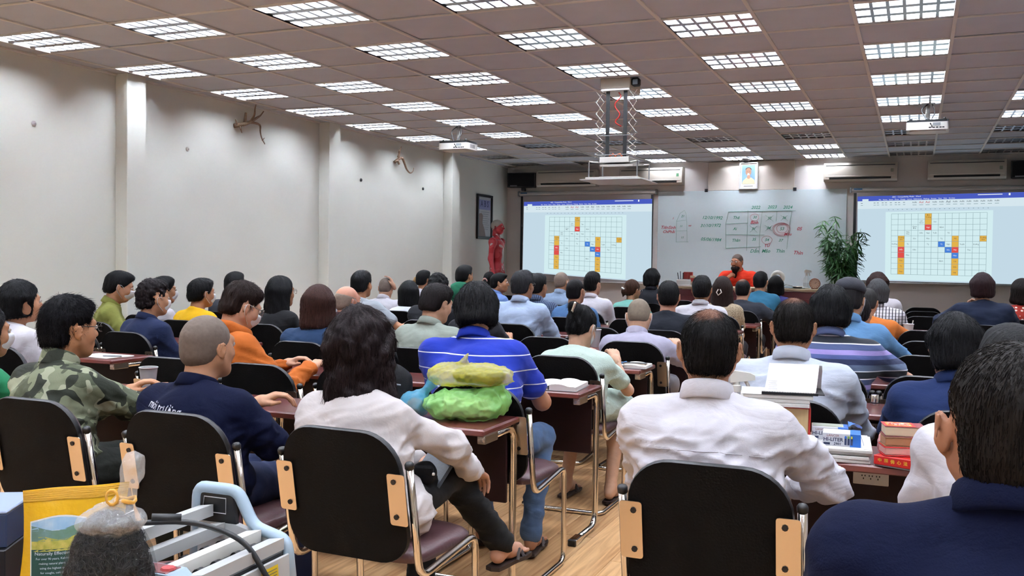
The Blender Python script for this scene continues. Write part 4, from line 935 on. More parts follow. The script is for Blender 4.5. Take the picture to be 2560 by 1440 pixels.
seat('mint', 'woman in pale mint dress with clipped-up black hair and mask', 'the woman in the mint dress', cx=-1.79, hip=(-1.76, 5.14), hyaw=-12, hpitch=26, fem=True, hair='bun', hairc='0c0b0d', shirt=mint_m, skirt=mint_m, bare=True, collar='none', mask=True, arms='desk', sw=.165, strands=1500, legs=[((-.12, .40, .53), (-.11, .12, .095)), ((.14, .38, .53), (.17, .10, .095))], feet='sandal', fold=.006, skinc='c39a80', hair_child=lambda ho: MB().box((.01, -.15, .06), (.02, .012, .06), (.3, .3, 0), bev=.005).ob('hair_clip', MATS['chrome'], ho))
seat('robe', 'monk-like man with shaved head in lavender-grey robe', 'the shaved man in the grey robe', cx=-1.70, hyaw=10, hpitch=26, hair='buzz', hairc='6f6253', shirt=cloth('a3a0b4'), sleeve='long', collar='mandarin', mask=True, arms=['desk', dict(w=(.2, .36, .8), p=(1.2, -.2, -.9), c=.6)], bulk=1.08, sw=.19, trousers='98979f', skinc='c49a80', fold=.006)
seat('blackT', 'broad man in plain black T-shirt with short black hair', 'the man in the black T-shirt', hyaw=12, hair='neat', hairc='0b0a0c', shirt=cloth('14171f'), collar='none', arms='lap', bulk=1.12, sw=.2, strands=800, skinc='b98770')
seat('whitecollar', 'man in white polo with striped collar and faded haircut', 'the man with the striped collar', hyaw=8, hair='short', hairc='0e0c0d', shirt=W_, collar='polo', cs=stripe_mat('collar_striped', [(0, 'e9e8ec'), (.6, '6c6f80')], .012), arms='lap', strands=400)
seat('longhair', 'woman with long brown hair in a claw clip, beige knit top', 'the woman with the claw clip', fem=True, hair='long', hairc='271a17', shirt=beige_m, collar='none', arms='lap', strands=900, hair_child=lambda ho: MB().tube([(-.02, -.135, -.0), (-.035, -.15, -.03), (-.02, -.14, -.06), (.015, -.15, -.03), (.0, -.14, 0)], .006, 6).ob('hair_clip', mat('clip_pearl', 'd9d2cc', .3), ho, smooth=3.2))
seat('darkgrey', 'man in charcoal T-shirt with thinning crown before the teacher desk', 'the man in the charcoal T-shirt', hair='thin', hairc='0d0c0e', shirt=cloth('24262e'), collar='none', arms='out', bulk=1.16, sw=.205)
seat('teal', 'man in petrol blue T-shirt with glossy black hair at the front', 'the man in the petrol blue T-shirt', hyaw=-6, hair='short', hairc='0a0a0d', shirt=cloth('2f6480'), collar='none', arms='lap', bulk=1.1)
seat('blue1940', 'dark-haired person in violet-blue right before the teacher desk', 'the person in violet-blue', hair='bobin', hairc='0c0a0b', shirt=cloth('3c3f7c'), collar='none', arms='desk', fem=True)
seat('ltblue2', 'man in pale blue-white shirt with a bald spot on his crown', 'the man with the bald spot', cx=-.46, hair='thin', hairc='15110f', shirt=cloth('bcc4d4', bump=.08), sleeve='long', collar='shirt', hyaw=6, hpitch=8, arms='desk', bulk=1.08, sw=.195, strands=2500, fold=.008, skinc='a8775a')
seat('striped2', 'man in blue, black and lilac banded polo, mask loop behind ear', 'the man in the banded polo', cx=-.42, hair='grown', hairc='0c0c0f', shirt=multi_m, collar='polo', cs=cloth('4a5578'), hpitch=14, mask=True, arms=['desk', dict(w=(.32, .42, .8), p=(1.2, -.2, -.8), c=.5)], bulk=1.12, sw=.2, strands=2500, skinc='bf927a')
seat('cap', 'person in dark cap and faded denim shirt', 'the person in the dark cap', hair='neat', hairc='131013', shirt=cloth('5d86b0'), sleeve='long', collar='shirt', hpitch=12, arms=['desk', dict(w=(.2, .36, .8), p=(1.3, -.2, -.8), c=.6)], mask=True, bulk=1.05,
     hair_child=lambda ho: (lambda mb: (mb.lathe([(.094, .045), (.1, .06), (.098, .085), (.082, .115), (.045, .136), (.002, .142)], 24, (0, -.014, .0), sx=.96, sy=1.16), mb.ob('cap', mat('cap_navy', '1c1d26', .8, bump=.2, bscale=200), ho, smooth=3.2)))(MB()))
seat('floral', 'woman in pink floral blouse with low dark ponytail', 'the woman in the floral blouse', fem=True, hpitch=16, hair='pony', hairc='141013', shirt=floral_m, collar='none', arms='desk', strands=600)
seat('orangeg', 'man with cropped grey hair in burnt orange shirt', 'the man in the burnt orange shirt', hpitch=16, hair='neat', hairc='2d2b2b', shirt=cloth('b5652c'), sleeve='long', collar='none', arms=['desk', dict(w=(.28, .4, .8), p=(1.2, -.2, -.8), c=.5)], bulk=1.12, sw=.2)
seat('plaid', 'grey wavy-haired person in black and white checked shirt', 'the person in the checked shirt', fem=True, hair='grown', hairc='4a4a4c', shirt=plaid_m, sleeve='long', collar='shirt', arms='desk', bulk=1.1, sw=.19, strands=500)
seat('brown2', 'person with full dark brown hair behind the grey wavy hair', 'the brown-haired person near the right screen', hair='grown', hairc='2b1714', shirt=cloth('c9c6cc'), arms='lap', hw=1.08)
seat('navyjk', 'person in dark navy jacket with brown hair, hand near chin', 'the person in the navy jacket', hair='grown', hairc='28181a', shirt=cloth('141c30'), sleeve='long', collar='none', arms=[dict(w=(-.1, .14, .98), p=(-1.2, .4, -.7), c=.9, d=(.3, .1, .8), n=(-.8, .4, .2)), 'fold'], bulk=1.1, sw=.195, fold=.007, yaw=8)
seat('dots', 'woman in red top with white dots at the right edge', 'the woman in the dotted top', fem=True, yaw=12, hyaw=25, hair='bobin', hairc='17110f', shirt=dots_m, collar='none', arms='lap', bulk=1.1)
seat('navy1', 'man in navy blue shirt with straight black hair in the right block', 'the black-haired man in navy', cx=.22, hyaw=18, hpitch=12, hair='grown', hairc='0c0c0f', shirt=cloth('15244a'), collar='polo', arms='desk', strands=2500, skinc='b98970', bulk=1.06)
seat('whitesleeve', 'person in white shirt almost hidden by the nearest man', 'the person in white beyond the nearest man', cx=.26, hip=(.25, 2.73), hair='neat', hairc='0d0c0e', shirt=W_, sleeve='long', collar='shirt', arms='lap')
# lettering on the shaved man's back, laid on the cloth
def on_back(rt, txt, size, x, z, m, slope=0.):
    sh = [c for c in rt.children if c.name.startswith('shirt')][0]; V = np.array([v.co for v in sh.data.vertices])
    me = text_me('shirt_print', txt, size, m); 
    for v in me.vertices:
        px, pz = x+v.co.x, z+v.co.y+slope*v.co.x; d = (V[:, 0]-px)**2+(V[:, 2]-pz)**2; ix = np.argsort(d)[:40]; ix = ix[V[ix, 1] < np.median(V[ix, 1])+.03]; ix = ix[np.argsort(d[ix])[:10]]
        v.co = (px, V[ix, 1].mean()-.006, pz)
    ob('shirt_print', me, rt)
on_back(PEOPLE['baldnavy'], 'môi trường', .04, -.09, .855, mat('print_white', 'd8dbe6', .7), -.08)
def seam(rt, pts, m, n=40, r=.0011):
    sh = [c for c in rt.children if c.name.startswith('shirt')][0]; V = np.array([v.co for v in sh.data.vertices]); out = []
    for i in range(n+1):
        t = i/n*(len(pts)-1); j = min(int(t), len(pts)-2); u = t-j; px = pts[j][0]*(1-u)+pts[j+1][0]*u; pz = pts[j][1]*(1-u)+pts[j+1][1]*u
        d = (V[:, 0]-px)**2+(V[:, 2]-pz)**2; ix = np.argsort(d)[:30]; ix = ix[V[ix, 1] < np.median(V[ix, 1])+.01]; out.append((px, V[ix[:5], 1].mean()-.001, pz))
    MB().tube(out, r, 5).ob('seam', m, rt, smooth=3.2)
wr = PEOPLE['whiteshirt']
seam(wr, [(-.2, .87), (0, .88), (.2, .86)], cloth('b9b7bf')); 
# ---- the teacher, on the podium, facing the class
x, y, z = P5['teacher']; TB = .28
_, thm, _, _ = person('teacher', 'bearded man in bright orange-red shirt and glasses, chin on hand, facing the class', x, y, z, hip=(x+.02, y+.03), yaw=172, hyaw=-12, hpitch=4, base=TB, hair='buzz', hairc='4b3b33', shirt=cloth('e03a24', sheen=0), collar='mandarin', glasses='silver', arms=['fold', dict(w=(.11, .16, z-TB-.36), p=(1., .1, -1), c=1.3, d=(-.7, -.1, .65), n=(.45, .8, .4))], bulk=1.22, sw=.215, h=.0105, skinc='b5775a', group=None)
tr = PEOPLE['teacher']; del tr['hc']
F = Field((-.08, -.02, -.28), (.08, .13, -.02), .006); F.ell((0, .045, -.085), (.066, .06, .042), .02); F.cone((0, .07, -.11), (0, .06, -.22), .045, .02, .03); F.cone((-.02, .096, -.046), (.02, .096, -.046), .007, .007, .006); F.ell((0, .11, -.06), (.022, .03, .010), .006, sub=True)
V, Q = F.mesh(1); V = V+vnormals(V, Q)*(.003*wob(V*np.array((2, 2, .6)), 120, 5, 2))[:, None]
bd = ob('beard', Parts().add(V, Q).me('beard', hair_mat('1d1210')), tr)
bd.matrix_local = thm
for r_ in PEOPLE.values():
    if 'hc' in r_: del r_['hc']
chair(x+.02, y+.06, 172, 'black-backed chair of the teacher behind the front desk', 'conference chairs'); bpy.data.objects  # on the podium
[c for c in COL.objects if c.get('label', '').startswith('black-backed chair of the teacher')][0].location.z = TB
# ---- empty chairs
seatx = {'m': (-1.74, -2.33, -2.93, -3.53), 'l': (-4.80, -5.40), 'r': (-.48, .10, .68, 1.26)}
nm_ = {'m': 'middle', 'l': 'left', 'r': 'right'}
for k in range(1, 10):
    for bl, xs in seatx.items():
        for si, sx_ in enumerate(xs):
            if k == 1 and bl == 'm': sx_ = {-1.74: -1.87, -2.33: -2.42, -2.93: -2.96, -3.53: -3.51}[sx_]
            if any(abs(tx-sx_) < .46 and abs(ty-CY(k)) < .3 for tx, ty in TAKEN): continue
            TAKEN.append((sx_, CY(k))); n_ = si+1 if bl == 'r' else len(xs)-si
            chair(sx_, CY(k)+R.uniform(-.03, .05), R.uniform(-5, 5), 'empty black-backed chair, %s seat from the left, %s block, %s row from the back' % (ordn[n_], nm_[bl], ordn[k+1]), 'conference chairs')
# ================================================================== FRONT OF THE ROOM
def emis(name, c, s=1.):
    m = mat(name, '000000', 1., spec=0, emit=c, es=s*SCREEN_STRENGTH); m.cycles.emission_sampling = 'NONE' if 'bg' not in name else 'AUTO'; return m
SM = [emis('scr_bg', 'c3d9e6'), emis('scr_page', 'd2ecf0'), emis('scr_line', '7d979e'), emis('scr_title', '4a5cc0'), emis('scr_ribbon', 'd5e6ee'), emis('scr_orange', 'e2b24c'), emis('scr_red', 'df514c'), emis('scr_blue', '4a82da'), emis('scr_text', '3d4a52'), emis('scr_white', 'eef6fa'), emis('scr_redtext', 'c0393b')]
WORDS = [(5, 0, 'Đế\nVượng'), (4, 1, 'Lâm\nQuan'), (6, 1, 'Suy'), (3, 2, 'Quan\nĐới'), (5, 2, 'Ngọ'), (7, 2, 'Bệnh'), (2, 3, 'Mộc\nDục'), (4, 3, 'Dần'), (5, 3, 'Ngọ'), (6, 3, 'Tuất'), (8, 3, 'Tử'), (1, 4, 'Trường\nSinh'), (3, 4, 'Sửu'), (5, 4, 'Mão'), (7, 4, 'Tỵ'), (9, 4, 'Mộ'), (13, 4, 'Trường\nSinh'), (0, 5, 'Dưỡng'), (2, 5, 'Tý'), (5, 5, 'Tỵ'), (7, 5, 'Tý'), (8, 5, 'Ngọ'), (10, 5, 'Tuyệt'), (12, 5, 'Dưỡng'), (1, 6, 'Dần'), (3, 6, 'Dậu'), (8, 6, 'Sửu'), (9, 6, 'Mùi'), (11, 6, 'Thai'), (2, 7, 'Mão'), (9, 7, 'Mão'), (1, 8, 'Thìn'), (7, 8, 'Bệnh'), (9, 8, 'Cát'), (1, 9, 'Tý'), (9, 9, 'Dậu'), (1, 10, 'Thân'), (9, 10, 'Hợi')]
def slide(parent, tl, tr, br, bl, y):
    """the projected picture: u to the right, v downwards, mapped to four wall points"""
    def P(u, v, lay): return (tl[0]*(1-u)*(1-v)+tr[0]*u*(1-v)+br[0]*u*v+bl[0]*(1-u)*v, y-.0004*lay, tl[1]*(1-u)*(1-v)+tr[1]*u*(1-v)+br[1]*u*v+bl[1]*(1-u)*v)
    mb = MB()
    def rc(u0, v0, u1, v1, m, lay): mb.quad(P(u0, v1, lay), P(u1, v1, lay), P(u1, v0, lay), P(u0, v0, lay), m)
    def tx(t, u, v, h, m=8, al='CENTER'):
        me = text_me('t', t, 1., SM[8], al); W = (tr[0]-tl[0]); Hh = (tl[1]-bl[1]); k = len(mb.v)
        mb.v += [P(u+p.co.x*h*Hh/W, v-p.co.y*h, 4) for p in me.vertices]; mb.f += [tuple(i+k for i in q.vertices) for q in me.polygons]; mb.mi += [m]*len(me.polygons); bpy.data.meshes.remove(me)
    rc(0, 0, 1, 1, 0, 0); rc(0, 0, 1, .058, 3, 1); rc(.03, .034, .068, .058, 4, 2); rc(0, .058, 1, .15, 4, 1); rc(.175, .19, .81, .985, 1, 1)
    tx('ABC - Compatibility Mode - Word', .3, .017, .022, 9); tx('File   Home   Insert   Draw   Design   Layout   References   Mailings   Review   View   Help   Acrobat', .36, .046, .02, 9)
    for u0, u1 in ((.72, .86),): rc(u0, .012, u1, .02, 9, 2)
    rc(.895, .006, .905, .03, 9, 2)
    for j, u in enumerate((.35, .39, .428, .47, .51, .55, .59, .63, .67, .71, .75, .79, .83)):
        tx('AaBb' if j not in (1, 2, 5) else 'AaI', u, .085, .024 if j not in (1, 2, 5) else .036, 10 if j in (1, 2) else 8); rc(u-.012, .112, u+.012, .117, 2, 2)
    for u in (.02, .1, .12, .15, .17, .2, .23, .25, .28): rc(u, .08, u+.012, .085, 8, 2); rc(u, .105, u+.014, .11, 2, 2)
    for k in range(22): rc(.19+.028*k, .162, .196+.028*k, .166, 8, 2)
    gu, gv, cu, cv = .211, .214, .0404, .0642
    for c, r, col in [(5, 0, 5), (5, 1, 5), (5, 2, 6), (1, 4, 5), (1, 5, 5), (1, 6, 6), (1, 7, 6), (1, 8, 5), (1, 9, 5), (1, 10, 5), (7, 5, 7), (8, 6, 7), (9, 4, 5), (9, 5, 5), (9, 6, 6), (9, 7, 7), (9, 8, 5), (9, 9, 5), (9, 10, 5), (13, 4, 5)]:
        rc(gu+c*cu, gv+r*cv, gu+(c+1)*cu, gv+(r+1)*cv, col, 2)
    e = .0009
    for c in range(15): rc(gu+c*cu-e, gv, gu+c*cu+e, gv+11*cv, 2, 3)
    for r in range(12): rc(gu, gv+r*cv-e*1.7, gu+14*cu, gv+r*cv+e*1.7, 2, 3)
    for c, r, t in WORDS: tx(t, gu+(c+.5)*cu, gv+(r+.5)*cv, .021, 9 if (c, r) in ((5, 2), (7, 5), (8, 6), (9, 6), (9, 7), (1, 6)) else 8)
    mb.ob('projected_image', SM, parent)
mat('screen_fabric', 'b9b2b4', .8); mat('screen_case', 'd5d3d2', .4)
for n, (x0, x1, zt, zb, q) in enumerate(((-6.34, -3.94, 2.49, 1.03, ((-6.25, 2.385), (-3.99, 2.41), (-3.985, 1.045), (-6.26, 1.175))), (-.92, 1.50, 2.47, 1.12, ((-.835, 2.405), (1.42, 2.44), (1.42, 1.135), (-.815, 1.152))))):
    s_ = empty('projection_screen', ((x0+x1)/2, 15.22, 1.0), 0, ['pull-down projection screen in the left corner showing the word-processor table', 'pull-down projection screen right of the bamboo showing the same table'][n], 'screen', 'projection screens')
    s_.location = (0, 0, 0)
    mb = MB(); mb.tube([(x0, 15.235, zt+.035), (x1, 15.235, zt+.035)], .036, 10); mb.box(((x0+x1)/2, 15.255, zt+.04), (x1-x0, .05, .06)); mb.ob('casing', MATS['screen_case'], s_, smooth=.6)
    for xx in (x0-.012, x1+.012): MB().box((xx, 15.238, zt+.035), (.03, .08, .085), bev=.008).ob('end_cap', MATS['grey_plastic'], s_)
    MB().box((x0+.09, 15.197, zt+.045), (.12, .004, .022)).ob('maker_badge', mat('badge_blue', '3d6d9c', .4), s_)
    MB().box(((x0+x1)/2, 15.216, (zt+zb)/2), (x1-x0-.06, .003, zt-zb)).ob('fabric', MATS['screen_fabric'], s_)
    for xx in (x0+.05, x1-.05): MB().box((xx, 15.2135, (zt+zb)/2), (.04, .0015, zt-zb-.02)).ob('black_border', MATS['black_paint'], s_)
    MB().tube([(x0+.03, 15.216, zb), (x1-.03, 15.216, zb)], .011, 8).ob('bottom_bar', MATS['screen_case'], s_, smooth=3.2)
    slide(s_, *q, 15.2125)
# whiteboard
mat('whiteboard', 'd6e3e8', .22, spec=.5, var=.015, vscale=.8); mat('ink_green', '2f8f74', .6); mat('ink_red', 'b8304a', .6)
wb = empty('whiteboard', (0, 0, 0), 0, 'large glossy whiteboard with green and red handwriting behind the teacher', 'whiteboard')
MB().box((-2.447, 15.275, 1.765), (2.916, .02, 1.53), bev=.003).ob('board', MATS['whiteboard'], wb)
MB().box((-2.447, 15.265, .995), (2.9, .06, .02), bev=.004).ob('pen_tray', MATS['screen_case'], wb)
for xx in (-3.119, -1.753): MB().box((xx, 15.26, 2.535), (.05, .03, .05), bev=.004).ob('hanger_clip', MATS['dark_metal'], wb)
TOMB=[[(-3.595,1.706),(-3.594,2.045),(-3.538,2.174),(-3.467,2.223),(-3.444,2.173),(-3.427,2.03),(-3.414,1.707)],[(-3.594,2.045),(-3.435,2.066)],[(-3.598,1.886),(-3.417,1.894)],[(-3.595,1.711),(-3.392,1.715)]]
TABLE=[[(-2.762,2.193),(-1.735,2.203)],[(-2.762,2.193),(-2.803,2.0),(-2.793,1.619)],[(-2.803,2.0),(-2.453,2.016)],[(-2.801,1.833),(-2.197,1.828)],[(-2.792,1.616),(-2.247,1.644)],[(-2.457,2.211),(-2.468,1.579)],[(-2.238,2.2),(-2.255,2.026),(-2.271,1.818),(-2.272,1.539)],[(-2.015,2.191),(-2.025,2.039)],[(-1.791,2.19),(-1.818,2.025),(-1.856,1.612)]]
CIRC=[(-2.355,2.103,0.065,0.053),(-1.932,1.926,0.083,0.069),(-1.942,1.918,0.114,0.09),(-1.942,1.915,0.131,0.104),(-2.158,1.749,0.079,0.062)]
CROSS=[(-2.128,2.088,0.061,0.048),(-1.906,2.094,0.053,0.041),(-2.369,1.922,0.058,0.053),(-2.138,1.936,0.054,0.044)]
TXT=[('2022',-2.342,2.256,0.068,'g'),('2023',-2.091,2.261,0.068,'g'),('2024',-1.856,2.255,0.068,'g'),('12/10/1992',-3.02,2.099,0.071,'g'),('31/10/1972',-3.046,1.975,0.071,'g'),('05/06/1984',-3.035,1.752,0.071,'g'),('Thê',-2.642,2.098,0.065,'g'),('Ai',-2.659,1.922,0.062,'g'),('Thân',-2.637,1.74,0.065,'g'),('30',-2.352,2.103,0.057,'g'),('32',-2.128,2.088,0.057,'g'),('36',-1.906,2.094,0.057,'g'),('31',-2.369,1.922,0.057,'g'),('34',-2.138,1.936,0.057,'g'),('53',-1.936,1.922,0.065,'g'),('35',-2.359,1.755,0.06,'g'),('54',-2.161,1.749,0.06,'g'),('37',-1.952,1.743,0.06,'g'),('Dần',-2.348,1.573,0.074,'g'),('Mão',-2.171,1.575,0.074,'g'),('Thìn',-1.955,1.577,0.074,'g'),('Bình',-2.358,2.022,0.068,'r'),('Mậu',-1.847,1.839,0.06,'r'),('TỬ',-2.159,1.658,0.062,'r'),('05',-1.676,1.922,0.074,'r'),('Thìn',-1.688,1.552,0.079,'r'),('TiênSinh',-3.731,1.944,0.071,'r'),('ChíPhải',-3.72,1.875,0.062,'r'),('vv',-3.378,1.975,0.051,'r'),('1',-3.653,2.092,0.043,'r'),('21',-3.494,2.128,0.051,'g'),('11',-3.52,1.965,0.043,'g'),('11',-3.495,1.783,0.048,'g')]
def strokes(lines, m, name, r=.0055):
    mb = MB()
    for l in lines: mb.tube([(p[0], 15.2642, p[1]) for p in l], r, 5, flat=.35)
    mb.ob(name, m, wb)
strokes(TOMB, MATS['ink_green'], 'drawn_column', .0045)
strokes(TABLE, MATS['ink_green'], 'drawn_table')
strokes([[(x+rx*math.cos(a)*(1+.03*math.sin(3*a)), z+rz*math.sin(a)) for a in [k*math.pi/12 for k in range(26)]] for x, z, rx, rz in CIRC], MATS['ink_red'], 'drawn_circles')
strokes([l for x, z, rx, rz in CROSS for l in ([(x-rx, z+rz), (x+rx, z-rz)], [(x-rx*.9, z-rz), (x+rx, z+rz*.9)])], MATS['ink_green'], 'drawn_crosses', .0045)
for t, x, z, s_, c in TXT:
    mb = MB(); text_add(mb, t, s_, Matrix.Translation((x, 15.2635, z)) @ Matrix.Rotation(math.pi/2, 4, 'X') @ Matrix.Rotation(R.uniform(-.05, .05), 4, 'Z'), 0, shear=.3, bold=.001)
    mb.ob('handwriting', MATS['ink_green' if c == 'g' else 'ink_red'], wb)
# air conditioners
mat('ac_body', 'cfc6ba', .4)
acp = [(0, 0), (-.17, 0), (-.205, .03), (-.215, .09), (-.205, .22), (-.17, .275), (0, .28)]
ACL = ['air conditioner above the left screen, next to the speaker', 'air conditioner left of the portrait with a green sticker', 'air conditioner just right of the portrait', 'air conditioner above the right screen']
for n, (x0, x1) in enumerate(((-5.98, -4.93), (-4.52, -3.48), (-1.32, -.29), (.12, 1.14))):
    a = empty('air_conditioner', (x0, 15.3, 2.63), 0, ACL[n], 'air conditioner', 'air conditioners'); w_ = x1-x0
    MB().prism(acp, 0, w_, 'yz').ob('body', MATS['ac_body'], a, smooth=.6)
    MB().box((w_/2, -.207, .045), (w_*.84, .02, .028), (.35, 0, 0)).ob('air_slot', MATS['black_paint'], a)
    MB().box((w_/2, -.212, .072), (w_*.95, .01, .014), (.1, 0, 0), bev=.003).ob('louvre_flap', mat('ac_flap', 'e3dcd2', .3), a)
    MB().box((w_/2, -.203, .235), (w_*.94, .012, .005), (-.3, 0, 0)).ob('top_seam', MATS['dark_metal'], a)
    MB().box((w_-.07, -.2135, .15), (.04, .002, .05), (-.04, 0, 0)).ob('energy_sticker', mat('sticker_green', '5f8f6c', .6) if n == 1 else mat('sticker_pale', '9a9f8d', .6), a)
# portrait: a plain print of an elderly man
pf = empty('framed_portrait', (-2.458, 15.235, 2.755), 0, 'framed portrait print of an elderly man with white goatee above the whiteboard', 'picture')
mb = MB()
for dx, dz, sx_, sz_ in ((0, .2, .285, .02), (0, -.2, .285, .02), (-.1325, 0, .02, .42), (.1325, 0, .02, .42)): mb.box((dx, 0, dz), (sx_, .025, sz_), bev=.003)
mb.ob('frame', mat('frame_white', 'e2e1e2', .4), pf); MB().box((0, .006, 0), (.27, .008, .4)).ob('mount', MATS['paper'], pf)
MB().box((0, .001, .02), (.20, .003, .3)).ob('print', mat('portrait_blue', '8fb7d6', .6), pf)
def disc(mb, x, z, rx, rz, y, m, n=20, a0=0, a1=2*math.pi): mb.prism([(x+rx*math.cos(a0+(a1-a0)*k/n), z+rz*math.sin(a0+(a1-a0)*k/n)) for k in range(n)], y, y+.0008, 'xz', m)
mb = MB(); mb.prism([(-.1, -.13), (.1, -.13), (.095, -.07), (.045, -.03), (-.03, -.03), (-.085, -.08)], -.0018, -.0010, 'xz', 1)
disc(mb, 0, .06, .045, .062, -.0032, 0); disc(mb, 0, .098, .046, .034, -.0026, 2); disc(mb, 0, .012, .02, .03, -.0042, 3); mb.box((0, -.0046, .03), (.03, .001, .008), m=3)
for sx in (-1, 1): mb.box((sx*.018, -.0046, .068), (.014, .001, .004), m=2)
disc(mb, .004, -.02, .026, .03, -.0046, 0); mb.prism([(-.06, -.13), (-.02, -.13), (-.005, -.04), (-.025, -.045)], -.0038, -.003, 'xz', 1)
mb.ob('painted_figure', [mat('print_skin', 'c99a80', .7), mat('print_cream', 'd9cfae', .7), mat('print_grey', '5c5856', .7), mat('print_white2', 'dedad5', .7)], pf)
MB().box((0, .0005, -.163), (.14, .002, .006)).ob('caption_line', MATS['black_print'], pf)
# dome camera
dc = empty('dome_camera', (-2.48, 15.1, 3.0), 0, 'small black dome camera on the ceiling above the portrait', 'camera'); MB().lathe([(.07, 0), (.07, -.012), (.05, -.02)], 20).ob('mounting_ring', MATS['white_plastic'], dc, smooth=.6); MB().lathe([(.052, -.018), (.048, -.036), (.03, -.052), (.002, -.058)], 20).ob('dome', MATS['black_plastic'], dc, smooth=3.2)
# loudspeakers
for n, (x, rz) in enumerate(((-6.27, .15), (1.44, -.15))):
    s_ = empty('loudspeaker', (x, 15.12, 2.62), rz, ['black wall loudspeaker in the front left corner', 'black wall loudspeaker at the right edge of the front wall'][n], 'speaker', 'loudspeakers')
    MB().prism([(-.245, 0), (.245, 0), (.225, .17), (-.225, .17)], .01, .26, 'xy').ob('cabinet', MATS['black_plastic'], s_)
    MB().box((0, -.008, .135), (.46, .018, .225), bev=.008).ob('grille', mat('grille_black', '101014', .9, bump=.5, bscale=400), s_)
    MB().box((-.13, -.0185, .035), (.12, .004, .018)).ob('name_plate', MATS['grey_plastic'], s_); MB().box((.02, .1, -.02), (.06, .1, .05), bev=.006).ob('bracket', MATS['dark_metal'], s_)
# ------------------------------------------------------------------ ceiling: projectors and the projector lift
def projector(x, y, z, rz, label):
    p = empty('ceiling_projector', (x, y, z), rz, label, 'projector', 'ceiling projectors')
    MB().prism(rrect(.39, .30, .03, 4), 0, .075).ob('body', MATS['white_plastic'], p, smooth=.6); MB().prism(rrect(.38, .29, .03, 4), .075, .10).ob('underside', MATS['black_plastic'], p, smooth=.6)
    MB().prism(rrect(.33, .24, .05, 4), -.012, .001).ob('cover', MATS['white_plastic'], p, smooth=.6)
    for dx in (-.15, .15): MB().lathe([(.012, .1), (.014, .112), (.008, .122)], 10, (dx, -.1, 0)).ob('foot', MATS['black_plastic'], p)
    for k, dx in enumerate((.02, .055, .085, .115, .14)): MB().box((dx, -.1505, .02), (.02, .004, .012)).ob('port', MATS['black_plastic'], p)
    MB().box((.08, -.1505, .052), (.07, .004, .03), bev=.001).ob('connector_panel', MATS['grey_plastic'], p)
    for k in range(6): MB().box((.1955, -.06+k*.022, .04), (.003, .009, .045)).ob('vent_slat', MATS['dark_metal'], p)
    MB().lathe([(.035, 0), (.035, .03), (.03, .032)], 16, (-.1, .15, .04), axis='y').ob('lens', MATS['dark_metal'], p, smooth=.6)
    MB().tube([(0, 0, .1), (0, 0, 3.0-z)], .022, 10).ob('mount_pole', MATS['white_plastic'], p, smooth=3.2); MB().box((0, 0, 2.99-z), (.13, .13, .01)).ob('ceiling_plate', MATS['white_plastic'], p)
    MB().tube(bend([(.02, -.02, 3.0-z), (-.07, -.06, 3.0-z-.07), (-.02, -.1, .12), (.03, -.155, .05)], .05, 5), .006, 6).ob('cable', MATS['black_plastic'], p, smooth=3.2); MB().tube(bend([(.03, -.02, 3.0-z), (.07, -.05, .18), (.03, -.12, .1), (.04, -.158, .02)], .05, 5), .005, 6).ob('cable', MATS['black_plastic'], p, smooth=3.2)
projector(-5.12, 10.35, 2.70, 0, 'white projector hung before the left screen'); projector(.07, 10.35, 2.72, 0, 'white projector hung before the right screen')
lf = empty('projector_lift', (-2.47, 8.25, 0), 0, 'motorised projector lift with scissor arms lowered from the ceiling', 'projector lift')
mat('lift_beige', 'c9bfae', .5)
MB().box((0, 0, 2.955), (.27, .34, .09), bev=.004).ob('housing', MATS['lift_beige'], lf); MB().box((.175, -.12, 2.96), (.07, .07, .07), bev=.012).ob('motor', MATS['black_plastic'], lf); MB().box((0, 0, 2.902), (.26, .33, .02)).ob('inner_plate', MATS['white_plastic'], lf)
for dx in (-.075, .085): MB().box((dx, -.13, 2.61), (.035, .004, .6)).ob('belt', MATS['black_paint'], lf)
zz = [2.895, 2.80, 2.70, 2.61, 2.52, 2.45, 2.39, 2.34, 2.315]
for side, cx_ in ((-1, -.145), (1, .155)):
    for i in range(8):
        for a_, b_ in ((-1, 1), (1, -1)): MB().tube([(cx_+a_*.036, -.14+.006*a_, zz[i]), (cx_+b_*.036, -.14+.006*a_, zz[i+1])], .0055, 5, flat=.6).ob('scissor_bar', MATS['white_plastic'], lf)
        for a_ in (-1, 1): MB().lathe([(.008, -.006), (.008, .006)], 8, (cx_+a_*.036, -.14, zz[i+1]), axis='y').ob('pivot', MATS['grey_plastic'], lf)
for z_ in (2.33, 2.5): MB().tube([(-.15, -.15, z_), (.16, -.15, z_)], .004, 5).ob('cross_rod', MATS['grey_plastic'], lf)
MB().tube(bend([(.02, -.12, 2.88), (.05, -.13, 2.84), (-.03, -.13, 2.77), (.05, -.13, 2.68), (-.02, -.13, 2.62), (.05, -.13, 2.58)], .05, 5), .006, 6).ob('red_cable', mat('cable_red', 'b3302c', .5), lf, smooth=3.2)
MB().tube([(-.08+.02*k, -.08+.03*(k % 2), 2.325+.012*(k % 3)) for k in range(9)], .006, 5).ob('orange_cable', mat('cable_orange', 'd8622c', .5), lf, smooth=3.2)
MB().box((0, 0, 2.285), (.27, .34, .05), bev=.004).ob('platform', MATS['white_plastic'], lf); MB().box((.03, -.02, 2.25), (.3, .36, .02), (.1, 0, 0)).ob('tray', MATS['white_plastic'], lf)
